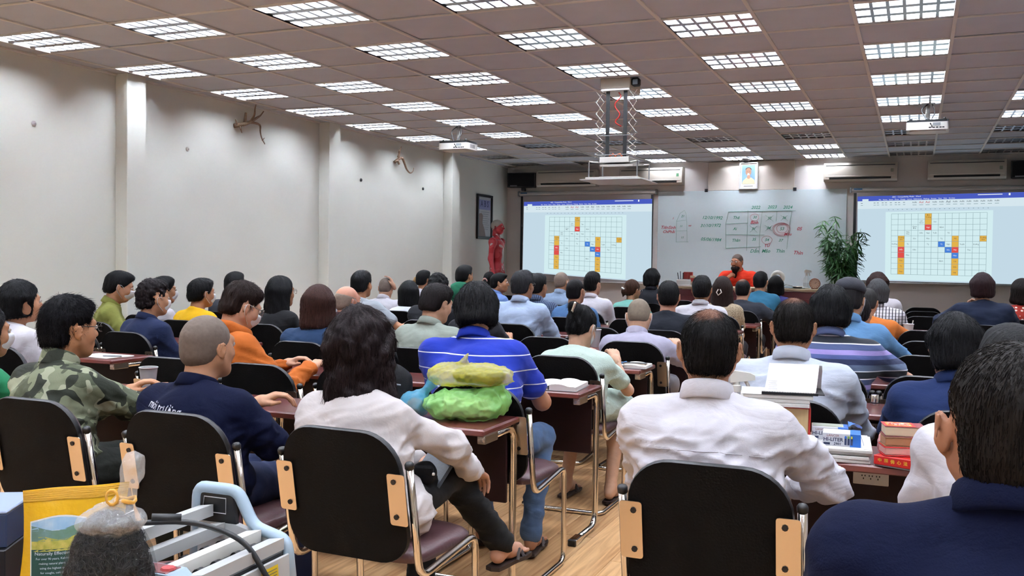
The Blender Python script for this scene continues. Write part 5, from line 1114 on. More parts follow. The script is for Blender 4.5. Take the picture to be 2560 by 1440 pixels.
for dx in (-.22, .22):
    for dy in (-.2, .2):
        MB().tube([(dx, dy, 2.27), (dx, dy, 2.13)], .006, 6).ob('hanger_rod', MATS['grey_plastic'], lf)
    MB().tube([(dx, -.2, 2.27), (dx*.55, -.12, 2.265)], .006, 6).ob('hanger_arm', MATS['white_plastic'], lf); MB().tube([(dx, .2, 2.27), (dx*.55, .12, 2.265)], .006, 6).ob('hanger_arm', MATS['white_plastic'], lf)
MB().box((0, 0, 2.12), (.48, .48, .02), bev=.003).ob('cover_panel', MATS['white_plastic'], lf); MB().box((0, 0, 2.106), (.56, .56, .008), bev=.002).ob('cover_rim', mat('panel_white', 'dfe2e2', .4), lf)
# ------------------------------------------------------------------ left wall things
mat('driftwood', '8d7560', .8, var=.25, vscale=40, bump=.3, bscale=120)
def branch(label, y0, z0, polys):
    b_ = empty('driftwood_branch', (XL, y0, z0), 0, label, 'driftwood', 'driftwood on the wall')
    for i, (pts, r0, r1) in enumerate(polys):
        P = [Vector((.06+q[2] if len(q) > 2 else .06, q[0], q[1])) for q in pts]; P = bend(P, .04, 3); n = len(P)
        MB().tube(P, [r0+(r1-r0)*k/(n-1) for k in range(n)], 7).ob('branch', MATS['driftwood'], b_, smooth=3.2)
branch('larger pale driftwood branch on the wall between the first two pilasters', 8.2, 2.78, [([(-.16, -.03, -.04), (-.08, -.01, 0), (.02, .03, .02), (.12, .09, .03), (.19, .12, .02), (.27, .18, 0)], .026, .006), ([(.02, .03, .02), (.07, .11, .04), (.06, .18, .05), (.08, .23, .05)], .013, .005), ([(.0, .03, 0), (.1, .03, .03), (.17, .02, .04), (.16, -.05, .04), (.2, -.12, .03), (.28, -.17, .01)], .014, .005), ([(-.14, -.02, -.02), (-.19, .03, 0)], .012, .005), ([(-.12, -.03, 0), (-.1, -.10, .01)], .01, .004), ([(-.04, .02, 0), (-.05, .12, .02)], .018, .012), ([(.22, -.14, .02), (.25, -.11, .03)], .005, .003)])
branch('smaller twisted driftwood branch on the wall past the second pilaster', 11.38, 2.74, [([(-.02, -.05, -.05), (.0, .0, 0), (.06, .03, .03), (.12, -.04, .03), (.2, -.12, .02), (.3, -.17, .02), (.38, -.14, .02), (.42, -.08, .01)], .022, .005), ([(.0, .02, 0), (.01, .1, .02), (.05, .18, .02)], .018, .004), ([(.0, .08, .01), (-.02, .13, .02)], .008, .004), ([(.0, -.02, 0), (-.08, -.03, .02), (-.14, -.05, .03)], .012, .008), ([(0, -.03, 0), (.0, -.07, .02)], .02, .015)])
for n, (y, z, m_, l_) in enumerate(((5.603, 2.443, 'screen_fabric', 'small pale cable plug in the wall near the left edge'), (7.366, 2.433, 'white_plastic', 'small white cable plug in the wall below the larger branch'), (10.533, 2.389, 'black_plastic', 'small black wall hook left of the smaller branch'), (12.204, 2.398, 'black_plastic', 'small black wall hook right of the smaller branch'))):
    t_ = empty('wall_plug', (XL, y, z), 0, l_, 'wall plug', 'wall plugs'); MB().lathe([(.022, 0), (.022, .006), (.016, .014), (.002, .017)], 16, axis='x').ob('cap', MATS[m_], t_, smooth=.6); MB().lathe([(.005, .014), (.004, .02), (.001, .022)], 8, axis='x').ob('pin', MATS['grey_plastic'], t_)
sw_ = empty('light_switch', (XL, 15.08, 1.38), 0, 'cream double light switch on the left wall by the corner', 'light switch'); MB().box((.005, 0, 0), (.01, .11, .14), bev=.003).ob('plate', mat('switch_cream', 'c9bfae', .4), sw_)
for dy in (-.025, .025):
    for dz in (-.03, .03): MB().box((.012, dy, dz), (.006, .035, .045), (0, .08, 0), bev=.002).ob('rocker', MATS['white_plastic'], sw_)
fp_ = empty('framed_poster', (XL, 14.322, 2.087), 0, 'tall black-framed poster on the left wall behind the anatomy figure', 'picture')
mb = MB()
for dy, dz, sy_, sz_ in ((0, .345, .59, .04), (0, -.345, .59, .04), (-.275, 0, .04, .65), (.275, 0, .04, .65)): mb.box((.018, dy, dz), (.035, sy_, sz_), bev=.004)
mb.ob('frame', mat('frame_black', '1a1310', .4), fp_); MB().box((.01, 0, 0), (.008, .54, .67)).ob('sheet', mat('poster_paper', 'b9bcc2', .5), fp_)
MB().box((.0148, 0, .2), (.001, .46, .16)).ob('banner', mat('poster_violet', '8f93c4', .6), fp_); mb = MB()
for k in range(9): mb.box((.0148, .02, .08-.035*k), (.001, .34-.05*(k % 3), .006))
mb.ob('text_lines', mat('poster_text', '7f858d', .7), fp_); mb = MB(); text_add(mb, 'A B S', .14, Matrix.Translation((.0156, 0, .21)) @ Matrix.Rotation(math.pi/2, 4, 'Z') @ Matrix.Rotation(math.pi/2, 4, 'X'), 0, bold=.003); mb.ob('title', mat('poster_dark', '4b4f7d', .7), fp_)
mb = MB(); mb.prism([(-.26, -.32), (.05, -.32), (.0, -.2), (-.08, -.1), (-.06, .02), (-.12, .06), (-.2, .05), (-.26, .0)], .0148, .0156, 'yz'); mb.ob('figure_shape', mat('poster_brown', '8d7f7c', .7), fp_)
# ------------------------------------------------------------------ anatomy figure on the podium
af = empty('anatomy_figure', (-6.22, 14.02, .28), math.radians(-86), 'life-size red and white muscle anatomy figure standing in the left corner', 'anatomy model')
mus = noise_mat('muscle', [(0, 'a8323a'), (.45, 'bd4a50'), (.6, 'd5cccc'), (.66, 'b03840')], 6, 1., .4, .6, 0)
F = Field((-.36, -.24, 0), (.36, .26, 1.55), .014)
F.ell((0, .0, 1.33), (.175, .11, .12), .05); F.ell((0, .0, 1.18), (.15, .105, .16), .05); F.ell((0, .0, .98), (.15, .11, .12), .05); F.cone((0, -.01, 1.5), (0, 0, 1.4), .055, .06, .03)
for sx in (-1, 1):
    F.ell((sx*.2, 0, 1.39), (.065, .07, .07), .04); F.cone((sx*.21, 0, 1.38), (sx*.235, -.02, 1.12), .052, .04, .03); F.cone((sx*.235, -.02, 1.12), (sx*.235, .03, .88), .042, .03, .03); F.cone((sx*.235, .03, .88), (sx*.225, .05, .74), .03, .02, .02)
    F.cone((sx*.09, 0, .92), (sx*.1, .01, .5), .085, .058, .04); F.cone((sx*.1, 0, .5), (sx*.1, -.02, .1), .058, .036, .03); F.cone((sx*.1, -.03, .04), (sx*.11, .14, .025), .038, .03, .03)
    for j in range(4): F.cone((sx*.225, .03+.018*j, .77), (sx*.225, .03+.02*j, .66), .011, .009, .006)
ob('body', Parts().add(*F.mesh(1)).me('body', mus), af)
F = head_field(Field(HB[0], HB[1], .007)); F.cone((0, -.03, -.055), (0, -.035, -.13), .05, .055, .03); V, Q = F.mesh(1); ho = ob('head', Parts().add(V, Q).me('head', mus), af, (0, .01, 1.63)); ob('eyes', EYES_ME, ho)
F = Field((-.12, -.14, -.02), (.12, .12, .14), .007); F.ell((0, -.014, .026), (.079, .101, .093), .01); F.cut(lambda X, Y, Z: .82*(Y-.07)-.573*(Z-.05), .008); ob('skull_cap', Parts().add(*F.mesh(1)).me('skull_cap', mat('bone_grey', 'b3aca6', .5)), ho)
F = Field((-.2, .02, .8), (.2, .16, 1.42), .014); F.ell((0, .055, 1.2), (.05, .062, .22), .03); ob('front_plate', Parts().add(*F.mesh(1)).me('front_plate', mat('tendon_white', 'd5d2d6', .5)), af)
MB().lathe([(.28, 0), (.28, .02), (.26, .025)], 32).ob('base_plate', MATS['black_plastic'], af)
# ------------------------------------------------------------------ teacher's desk and what stands on it
td = empty('teacher_desk', (-2.13, 13.78, .28), 0, 'long teacher desk with beige top edge and dark red front on the podium', 'desk')
mat('desk_beige', 'b7a586', .45); mat('desk_red', '4d1a1c', .4)
MB().box((0, 0, .745), (2.3, .6, .035), bev=.006).ob('desktop', MATS['desk_beige'], td); MB().box((0, -.27, .37), (2.2, .02, .7), bev=.003).ob('front_panel', MATS['desk_red'], td)
for sx in (-1, 1): MB().box((sx*1.09, 0, .365), (.03, .54, .725), bev=.003).ob('side_panel', MATS['desk_red'], td)
for k in range(3): MB().box((-.7+.7*k, -.283, .4), (.6, .01, .45), bev=.003).ob('inset_panel', mat('desk_red2', '5a2224', .4), td)
TZ = 1.0435
def on_td(name, x, y, label, cat): return empty(name, (x, y, TZ), 0, label, cat)
t_ = on_td('pen_box', -3.10, 13.72, 'white desk organiser full of pens at the left of the teacher desk', 'organiser'); MB().box((0, 0, .045), (.2, .12, .09), bev=.006).ob('box', MATS['white_plastic'], t_); MB().box((0, 0, .092), (.17, .09, .01)).ob('opening', MATS['grey_plastic'], t_)
for k, (dx, c) in enumerate(((-.08, '1b1c22'), (-.05, '3a3f52'), (-.02, '1b1c22'), (.05, '8a2a24'))): MB().tube([(dx, 0, .06), (dx-.02+.01*k, .0, .19+.02*(k == 1))], .006, 6).ob('pen', mat('pen_'+c, c, .4), t_)
t_ = on_td('red_box', -3.07, 13.84, 'dark red upright carton beside the pen organiser', 'box'); MB().box((0, 0, .1), (.13, .06, .2), bev=.004).ob('carton', mat('carton_red', '8e2620', .6), t_); MB().box((0, -.031, .08), (.12, .002, .03)).ob('label_band', mat('carton_cream', 'd9c9ae', .6), t_)
t_ = on_td('tea_carton', -2.98, 13.74, 'cream carton right of the dark red carton', 'box'); MB().box((0, 0, .075), (.07, .05, .15), bev=.004).ob('carton', MATS['carton_cream'], t_); MB().box((0, -.026, .09), (.06, .002, .05)).ob('label_band', MATS['carton_red'], t_)
t_ = on_td('dark_mug', -2.83, 13.72, 'small dark mug on the teacher desk', 'mug'); MB().lathe([(.032, 0), (.036, .08), (.033, .08), (.03, .01), (.001, .01)], 16).ob('cup', MATS['dark_metal'], t_, smooth=.6); MB().tube([(.034, 0, .065), (.058, 0, .055), (.055, 0, .025), (.034, 0, .018)], .005, 6).ob('handle', MATS['dark_metal'], t_, smooth=3.2)
t_ = on_td('paper_pile', -3.05, 13.6, 'papers and red folder under the pen organiser', 'papers')
for k, (c, dz) in enumerate((('paper', .002), ('carton_red', .006), ('paper', .010))): MB().box((.03*k, .0, dz), (.34, .16, .004), (0, 0, .1*k)).ob('sheet', MATS[c], t_)
t_ = on_td('desk_fan', -1.80, 13.86, 'white round desk device with ring-shaped head', 'desk device'); MB().lathe([(.07, 0), (.07, .02), (.03, .05), (.025, .09)], 20).ob('base', MATS['white_plastic'], t_, smooth=.6); MB().tube([(.07*math.cos(a), .0, .145+.07*math.sin(a)) for a in [k*math.pi/10 for k in range(20)]], .03, 8, closed=True, flat=1).ob('ring_head', MATS['white_plastic'], t_, smooth=3.2)
t_ = on_td('open_papers', -1.62, 13.68, 'open white papers in front of the round desk device', 'papers')
for k in range(4): MB().surf(lambda u, v, k=k: (u*.3-.1+.02*k, v*.2-.1, .003+.004*k+.03*(1-u)**2*(k > 1)), 8, 3).ob('sheet', MATS['paper'], t_)
t_ = on_td('metal_tray', -1.50, 13.66, 'low silver tray beside the clear spray bottle', 'tray'); MB().lathe([(.05, 0), (.075, .03), (.072, .03), (.048, .004), (.001, .004)], 24).ob('tray', MATS['steel_plate'], t_, smooth=.6); MB().tube([(-.07, 0, .03), (-.16, -.02, .05), (-.24, -.03, .01)], .006, 6).ob('handle', MATS['black_plastic'], t_)
def spray(parent_label, loc, rz=0, s=1.):
    t_ = empty('spray_bottle', loc, rz, parent_label, 'bottle', 'spray bottles'); t_.scale = (s, s, s)
    gl = mat('clear_plastic', 'dfe6ea', .04, spec=.5, alpha=.28); MB().lathe([(.001, .001), (.036, .002), (.04, .012), (.04, .10), (.034, .125), (.017, .15), (.014, .165), (.014, .175)], 20).ob('bottle', gl, t_, smooth=.7)
    MB().lathe([(.037, .006), (.037, .07), (.001, .07)], 20).ob('liquid', mat('clear_water', 'e3ecf0', .05, alpha=.25), t_, smooth=.7)
    MB().lathe([(.0165, .163), (.0165, .185), (.012, .187), (.011, .2)], 14).ob('collar', MATS['white_plastic'], t_, smooth=.6); mb = MB(); mb.prism([(-.022, .195), (.062, .205), (.062, .222), (.045, .23), (-.015, .238), (-.026, .225)], -.011, .011, 'xz'); mb.ob('head', MATS['white_plastic'], t_); MB().tube([(.028, 0, .205), (.04, 0, .185), (.042, 0, .16)], .006, 6).ob('trigger', MATS['white_plastic'], t_, smooth=3.2); MB().tube([(0, 0, .17), (.003, 0, .02)], .0022, 5).ob('dip_tube', MATS['white_plastic'], t_)
spray('clear spray bottle on the teacher desk near the bamboo', (-1.41, 13.86, TZ), .4, 1.1)
t_ = empty('twin_bell_clock', (-1.27, 13.52, TZ-.0), 0, 'round wooden-rimmed clock with pale face at the desk corner', 'clock'); t_.location = (-1.27, 13.58, TZ); t_.rotation_euler = (0, 0, .1)
MB().lathe([(.07, -.02), (.075, 0), (.07, .02), (.062, .022)], 28, (0, 0, .075), axis='y').ob('rim', mat('clock_wood', '7a4a34', .5), t_, smooth=.6); MB().lathe([(.063, -.019), (.063, -.0215), (.001, -.0215)], 28, (0, 0, .075), axis='y').ob('face', mat('clock_face', 'd9b9a4', .6), t_)
mb = MB()
for k in range(12): mb.box((.05*math.cos(k*math.pi/6), -.0225, .075+.05*math.sin(k*math.pi/6)), (.007, .001, .007))
mb.box((.012, -.023, .085), (.03, .001, .005), (0, -.7, 0)); mb.ob('numerals', MATS['dark_metal'], t_); MB().box((0, .0, .006), (.09, .05, .012), bev=.003).ob('foot', MATS['clock_wood'], t_)
# ------------------------------------------------------------------ bamboo
pl = empty('potted_bamboo', (-1.02, 14.75, .28), 0, 'tall leafy bamboo plant between whiteboard and right screen', 'plant')
MB().lathe([(.14, 0), (.17, .3), (.18, .3), (.165, .27), (.001, .27)], 24).ob('pot', mat('pot_brown', '5a4636', .5), pl, smooth=.6)
stm = mat('bamboo_stem', '4f6b35', .5); lfm = mat('bamboo_leaf', '2f5a2a', .45, var=.35, vscale=9, spec=.4)
lv = MB()
for k in range(6):
    t = k/5; w_ = .013*math.sin(math.pi*(t*.86+.07))**.8+.0005; lv.v += [(-w_, t*.15, -.03*t*t+.004*0), (0, t*.15, -.03*t*t-.004), (w_, t*.15, -.03*t*t)]
for k in range(5):
    for j in (0, 1): lv.f.append((k*3+j, k*3+j+1, k*3+j+4, k*3+j+3)); lv.mi.append(0)
cl = MB()
for q_, (rx_, rz_, sc_) in enumerate(((0, 0, 1), (-.5, .9, .85), (.3, -.8, .9), (-.9, 2.2, .75))):
    M_ = Euler((rx_, 0, rz_)).to_matrix(); cl.add([M_ @ (Vector(p)*sc_) for p in lv.v], lv.f)
leaf_me = cl.me('leaf', lfm, smooth=3.2); nleaf = 0
for k in range(9):
    a = k*2.4; bx, by = .09*math.cos(a), .07*math.sin(a); top = 1.3+.55*((k*37) % 10)/10; tx_, ty_ = bx+.24*math.cos(a+.3)*(.4+.6*((k*13) % 7)/7), by+.16*math.sin(a+.3)
    pts = [(bx, by, .26), (bx*1.2, by*1.2, .8), ((bx+tx_)/2, (by+ty_)/2, top*.75), (tx_, ty_, top)]; pts = bend(pts, .3, 6); MB().tube(pts, [.011-.008*i/(len(pts)-1) for i in range(len(pts))], 6).ob('stem', stm, pl, smooth=3.2)
    for j in range(33):
        if nleaf >= 296: break
        t = .42+.58*(j/32); q = t*(len(pts)-1); i_ = min(int(q), len(pts)-2); p = pts[i_].lerp(pts[i_+1], q-i_); o_ = ob('leaf', leaf_me, pl, p, (R.uniform(-1.1, .2), R.uniform(-.4, .4), R.uniform(0, 6.28))); o_.scale = (R.uniform(.75, 1.15),)*3; nleaf += 1
        tw = Vector((math.sin(-o_.rotation_euler.z), math.cos(o_.rotation_euler.z), 0))*R.uniform(.0, .09); o_.location = p+tw
# ================================================================== THINGS ON THE DESKS AND IN THE FOREGROUND
def blob(name, prims, h, m, parent, loc=None, rot=None, amp=.004, freq=40, seed=1, ridge=True, cutz=None, lo=(-.3, -.3, -.02), hi=(.3, .3, .4), stretch=(1, 1, 1)):
    F = Field(lo, hi, h)
    for p in prims:
        if p[0] == 'e': F.ell(p[1], p[2], p[3] if len(p) > 3 else .03, rot=p[4] if len(p) > 4 else None)
        else: F.cone(p[1], p[2], p[3], p[4], p[5] if len(p) > 5 else .02)
    if cutz is not None: F.cut(lambda X, Y, Z: cutz-Z, .006)
    V, Q = F.mesh(1); d = amp*wob(V*np.array(stretch), freq, seed, 3, ridge); V = V+vnormals(V, Q)*d[:, None]
    if cutz is not None: V[:, 2] = np.maximum(V[:, 2], cutz)
    return ob(name, Parts().add(V, Q).me(name, m), parent, loc, rot)
DT = .7505
mat('pages', 'e4e2de', .85, var=.05, vscale=300, stretch=(.02, .02, 3)); mat('page_white', 'f0efee', .8)
def box_ob(name, c, d, m, parent=None, rot=None, bev=.002): return MB().box(c, d, rot, bev=bev).ob(name, m, parent)
# plastic bags at the end of the last middle desk
film = lambda n, c, a: mat(n, c, .28, spec=.6, alpha=a, bump=.5, bscale=45)
gb = empty('green_bag', (-1.66, 3.46, DT), .25, 'light green plastic bag full of papers lying on the desk end', 'plastic bag')
blob('film', [('e', (0, 0, .055), (.155, .115, .062), .03), ('e', (-.07, -.02, .06), (.1, .09, .055), .03), ('e', (.1, .03, .075), (.075, .08, .06), .03), ('c', (.09, -.02, .1), (.17, .0, .15), .03, .008)], .0048, film('film_green', '9fe283', .6), gb, amp=.008, freq=50, seed=3, cutz=0.)
box_ob('contents', (0, 0, .05), (.19, .12, .065), mat('bag_cream', 'dcd9a8', .8), gb, (0, 0, .2))
yb = empty('yellow_bag', (-1.66, 3.49, DT+.128), .1, 'yellow plastic bag with dark folded cloth on top of the green bag', 'plastic bag')
blob('film', [('e', (-.09, 0, .045), (.09, .09, .048), .03), ('e', (.05, 0, .05), (.13, .1, .047), .03), ('c', (-.03, -.02, .09), (.0, -.03, .135), .02, .006), ('c', (.12, 0, .045), (.185, .0, .03), .03, .006)], .0048, film('film_yellow', 'ece23a', .42), yb, amp=.006, freq=55, seed=8, cutz=0.)
box_ob('folded_cloth', (.04, 0, .046), (.2, .12, .055), mat('cloth_slate', '2d4354', .8, var=.4, vscale=30, stretch=(.2, .2, 3)), yb, (0, .05, .05), bev=.02)
bb = empty('blue_bag', (-1.875, 3.42, DT), 0, 'small blue plastic bag with food beside the green bag', 'plastic bag')
blob('film', [('e', (0, 0, .05), (.062, .06, .055), .03), ('c', (.02, .02, .08), (.05, .04, .135), .028, .01), ('e', (.055, .045, .14), (.03, .02, .03), .02)], .0055, film('film_blue', '5fb4dc', .55), bb, amp=.006, freq=50, seed=4, cutz=0.)
blob('food', [('e', (0, -.005, .04), (.04, .04, .035), .02)], .006, mat('food_tan', 'b08c4e', .7, var=.3, vscale=40), bb, amp=.004, freq=60, seed=9, cutz=.002)
bp_ = empty('backpack', (-2.06, 3.50, DT), .2, 'black backpack slumped on the desk behind the wavy-haired woman', 'backpack')
mat('nylon_black', '0c0c0f', .7, spec=.15, bump=.2, bscale=150)
blob('bag', [('e', (0, 0, .1), (.12, .07, .11), .03), ('e', (.02, -.05, .07), (.09, .04, .065), .03)], .008, MATS['nylon_black'], bp_, amp=.006, freq=20, seed=5, cutz=0.); MB().tube([(-.03, .03, .2), (-.02, .03, .24), (.03, .03, .24), (.04, .03, .2)], .008, 6).ob('handle', MATS['nylon_black'], bp_, smooth=3.2); MB().tube([(-.09, -.075, .11), (0, -.095, .13), (.09, -.075, .12)], .004, 5).ob('zip', MATS['grey_plastic'], bp_, smooth=3.2)
# books and notebooks
def open_book(loc, rz, w, d, label, thick=.022, side=1.):
    b_ = empty('open_book', loc, rz, label, 'book')
    for sx in (-1, 1):
        f = lambda u, v, sx=sx: (sx*(.004+u*w/2), (v-.5)*d, .004+thick*(1 if sx > 0 else side)*(math.sin(math.pi*min(1, u*1.25+.12))**.7*.35+.65)*(1 if u < .97 else .9))
        mb = MB(); mb.surf(f, 14, 6) if sx < 0 else mb.surf(lambda u, v: f(u, 1-v), 14, 6)
        n = 14
        for j in range(n-1):
            for v_ in (0, 1):
                a, c = f(j/(n-1), v_), f((j+1)/(n-1), v_); q = [(a[0], a[1], .003), (c[0], c[1], .003), c, a]; mb.quad(*(q if (v_ == 0) == (sx > 0) else q[::-1]), 1)
        a, c = f(1, 0), f(1, 1); q = [(a[0], a[1], .003), (c[0], c[1], .003), c, a]; mb.quad(*(q if sx > 0 else q[::-1]), 1)
        mb.ob('pages', [MATS['page_white'], MATS['pages']], b_, smooth=.6)
    box_ob('cover', (0, 0, .0015), (w+.02, d+.01, .003), mat('cover_grey', '8f8f95', .6), b_)
    return b_
open_book((-1.675, 4.53, DT), .08, .27, .26, 'thick open white book on the desk behind the blue striped polo', .03, .75)
open_book((-1.62, 5.63, DT), .05, .27, .2, 'open notebook by the phone on the desk behind the mint dress', .02, .7)
t_ = empty('mobile_phone', (-1.565, 5.63, DT+.017), .1, 'silver-framed phone lying on the open notebook', 'phone'); MB().prism(rrect(.145, .072, .012, 4), 0, .008).ob('body', MATS['steel_plate'], t_); MB().prism(rrect(.138, .066, .01, 4), .008, .0085).ob('screen', MATS['black_plastic'], t_)
t_ = empty('blue_pen', (-1.645, 5.62, DT+.018), 1.4, 'small blue pen in the notebook fold beside the phone', 'pen'); MB().tube([(-.06, 0, .005), (.06, 0, .005)], .005, 8).ob('barrel', mat('pen_blue', '4a86c0', .3), t_); MB().tube([(.06, 0, .005), (.07, 0, .005)], [.004, .001], 8).ob('tip', MATS['steel_plate'], t_)
open_book((-1.66, 6.76, DT), .1, .24, .18, 'open book lying beyond the grey robe', .012)
t_ = empty('note_papers', (-4.72, 4.53, DT), -.1, 'white papers with a pen on the left block desk', 'papers')
for k in range(3): box_ob('sheet', (0, 0, .001+.0012*k), (.3, .2, .001), MATS['page_white'], t_, (0, 0, .05*k), bev=.0002)
MB().tube([(.05, -.05, .01), (.16, .0, .01)], .005, 8).ob('pen', MATS['grey_plastic'], t_)
t_ = empty('note_pad', (-3.52, 3.42, DT), .1, 'white pad under the forearm of the camouflage man', 'notepad'); box_ob('pages', (0, 0, .006), (.2, .15, .01), MATS['page_white'], t_); box_ob('backing', (0, 0, .0008), (.2, .15, .0015), MATS['cover_grey'], t_)
t_ = empty('table_sticker', (-2.7, 3.44, DT), 0, 'small white pill and paper scrap on the empty desk part', 'scrap'); box_ob('scrap', (.05, .02, .001), (.02, .012, .001), MATS['page_white'], t_, bev=.0002); MB().lathe([(.004, 0), (.004, .003), (.001, .004)], 8, (-.02, .05, 0)).ob('pill', MATS['page_white'], t_)
t_ = empty('mobile_phone', (-2.93, 3.5, DT), .2, 'dark phone lying before the orange hoodie', 'phone'); MB().prism(rrect(.145, .072, .012, 4), 0, .008).ob('body', MATS['dark_metal'], t_); MB().prism(rrect(.138, .066, .01, 4), .008, .0085).ob('screen', MATS['black_plastic'], t_)
cupm = mat('cup_plastic', 'aeb0b4', .35, spec=.5, alpha=.9)
def cup(loc, label, straw=False, m=None, s=1.):
    t_ = empty('plastic_cup', loc, 0, label, 'cup', 'plastic cups'); t_.scale = (s, s, s)
    MB().lathe([(.001, .002), (.028, .0), (.0415, .118), (.0395, .118), (.0265, .004)], 24).ob('cup', m or cupm, t_, smooth=.6)
    MB().tube([(.0425*math.cos(k*math.pi/12), .0425*math.sin(k*math.pi/12), .118) for k in range(24)], .0022, 6, closed=True).ob('rim', mat('cup_rim', 'dcdde0', .3), t_, smooth=3.2)
    MB().lathe([(.037, .096), (.001, .096)], 20).ob('drink', mat('drink_dark', '3a342f', .2), t_)
    if straw: MB().tube([(.01, 0, .02), (.035, 0, .15)], .004, 6).ob('straw', MATS['white_plastic'], t_)
cup((-3.31, 3.44, DT), 'grey plastic cup beside the camouflage man fist'); cup((-2.20, 6.79, DT), 'pale plastic cup left of the grey robe', s=1.1); cup((-.05, 9.05+.0, DT), 'white plastic cup with straw in the empty right rows', True, mat('cup_white', 'd5d5d3', .4), 1.05)
t_ = empty('water_bottle', (-3.16, 7.84, DT), 0, 'clear water bottle standing behind the striped polo', 'bottle'); MB().lathe([(.001, 0), (.03, .002), (.032, .02), (.032, .15), (.012, .19), (.012, .2)], 16).ob('bottle', MATS['clear_plastic'], t_, smooth=.7); MB().lathe([(.013, .198), (.013, .215), (.001, .216)], 12).ob('cap', MATS['dark_metal'], t_)
t_ = empty('metal_flask', (-.16, 4.66, DT), 0, 'small silver flask top on the second right desk', 'flask'); MB().lathe([(.02, 0), (.02, .045), (.017, .05), (.001, .052)], 16).ob('cap', MATS['chrome'], t_, smooth=.6); MB().lathe([(.0205, .01), (.0205, .015)], 16).ob('band', MATS['dark_metal'], t_)
# ---- right block, last desk: books, papers, highlighter boxes
t_ = empty('thick_book', (-.445, 3.44, DT), .12, 'very thick cream-paged book with red spine standing under the papers', 'book')
box_ob('pages', (0, 0, .075), (.22, .15, .15), mat('page_cream', 'd6b98a', .85, var=.06, vscale=400, stretch=(3, .02, .02)), t_); box_ob('spine', (.114, .01, .075), (.008, .17, .154), mat('book_red', 'a32a20', .5), t_); box_ob('cover', (0, 0, .1525), (.225, .16, .004), MATS['book_red'], t_); box_ob('cover', (0, 0, .0), (.225, .16, .003), MATS['book_red'], t_); box_ob('spine_emblem', (.1185, .02, .1), (.001, .07, .07), mat('emblem_gold', 'c98f3a', .5), t_)
def paper_stack(loc, rz, w, d, n, th, label, jit=.008):
    t_ = empty('paper_stack', loc, rz, label, 'paper stack')
    for k in range(n):
        box_ob('booklet', (R.uniform(-jit, jit), R.uniform(-jit, jit), th*(k+.5)), (w, d, th*.93), MATS['pages'], t_, (0, 0, R.uniform(-.03, .03)), bev=.0015); 
    box_ob('top_sheet', (0, 0, th*n+.0006), (w, d, .001), MATS['page_white'], t_, bev=.0002)
    return t_
paper_stack((-.445, 3.43, DT+.156), .15, .23, .19, 3, .0135, 'stack of papers lying on the thick cream-paged book')
ps = paper_stack((-.235, 3.40, DT), .1, .21, .27, 4, .0115, 'stack of printed booklets under the highlighter boxes')
mat('hl_white', 'dfe2ea', .4); mat('hl_blue', '2f6fc8', .4); mat('hl_navy', '1f2c4e', .5); mat('hl_red', '8a3b3f', .5); mat('hl_green', '7fa83c', .5); mat('hl_yellow', 'd8d24a', .5)
def hl_box(loc, rz, label, flap):
    t_ = empty('highlighter_box', loc, rz, label, 'marker box', 'highlighter boxes'); W, D_, H_ = .118, .085, .042
    box_ob('carton', (0, 0, H_/2), (W, D_, H_), MATS['hl_white'], t_, bev=.001); box_ob('blue_end', (.043, 0, H_/2), (.034, D_+.001, H_+.001), MATS['hl_blue'], t_, bev=.001)
    FX = lambda x, z: Matrix.Translation((x, -D_/2-.0011, z)) @ Matrix.Rotation(math.pi/2, 4, 'X')
    mb = MB(); text_add(mb, 'LANCER', .0105, FX(-.027, .034), 1); text_add(mb, 'HI-LITER', .0165, FX(-.026, .021), 0, bold=.0003); text_add(mb, '2901', .0115, FX(-.013, .0075), 0, shear=.2, bold=.0003); mb.box((-.046, -D_/2-.001, .0075), (.02, .0006, .007), m=0)
    for k, c in enumerate((2, 2, 2)): mb.box((.0125+k*.0095, -D_/2-.001, .019), (.0065, .0012, .027), m=2); mb.box((.0125+k*.0095, -D_/2-.0013, .031), (.005, .0014, .008), m=3+k)
    mb.ob('print', [MATS['hl_navy'], MATS['hl_red'], MATS['hl_navy'], MATS['hl_blue'], MATS['hl_green'], MATS['hl_yellow']], t_)
    if flap:
        MB().surf(lambda u, v: (.06+.045*u, -.03+.06*v, H_+.004+.012*math.sin(u*3+v*2)), 5, 4).ob('torn_flap', MATS['hl_blue'], t_, smooth=3.2); box_ob('clear_window', (-.005, .005, H_+.001), (.1, .06, .001), mat('hl_film', 'c9d0b8', .15), t_, bev=.0002)
    else: MB().surf(lambda u, v: (.058+.012*u, -.04+.03*v, .04-.035*u+.004*math.sin(v*6)), 4, 4).ob('torn_film', film('film_clear', 'b8cfe6', .5), t_, smooth=3.2)
hl_box((-.262, 3.44, DT+.0475), .1, 'highlighter marker box at the back of the pile, torn open', True); hl_box((-.215, 3.335, DT+.0475), .06, 'highlighter marker box in front, lying lower on the booklets', False)
t_ = empty('desk_calendar', (-.40, 3.43, DT+.199), .16, 'spiral desk calendar with white pages folded over the paper stack', 'calendar')
mb = MB(); mb.surf(lambda u, v: (-.085+.17*u+.02*v, -.075+.14*v, .006+.085*v**1.3+.0*u), 6, 8); mb.ob('front_page', MATS['page_white'], t_, smooth=3.2)
for k in range(5): MB().surf(lambda u, v, k=k: (-.08+.175*u+.02*(1-v)*0+.02, .066-.005*k+.055*v, .088-.004*k-.084*v**(.6+.25*k)), 3, 8).ob('page', MATS['page_white'], t_, smooth=3.2)
mb = MB(); mb.box((.0, -.08, .004), (.185, .02, .008)); mb.box((.02, .03, .0015), (.19, .2, .003)); mb.ob('base_board', MATS['black_plastic'], t_)
mb = MB()
for k in range(20): mb.tube([(-.08+.0085*k+.003*math.cos(a), -.083+.0035*math.sin(a), .006+.006*math.cos(a)) for a in [q*math.pi/3 for q in range(6)]], .0007, 4, closed=True)
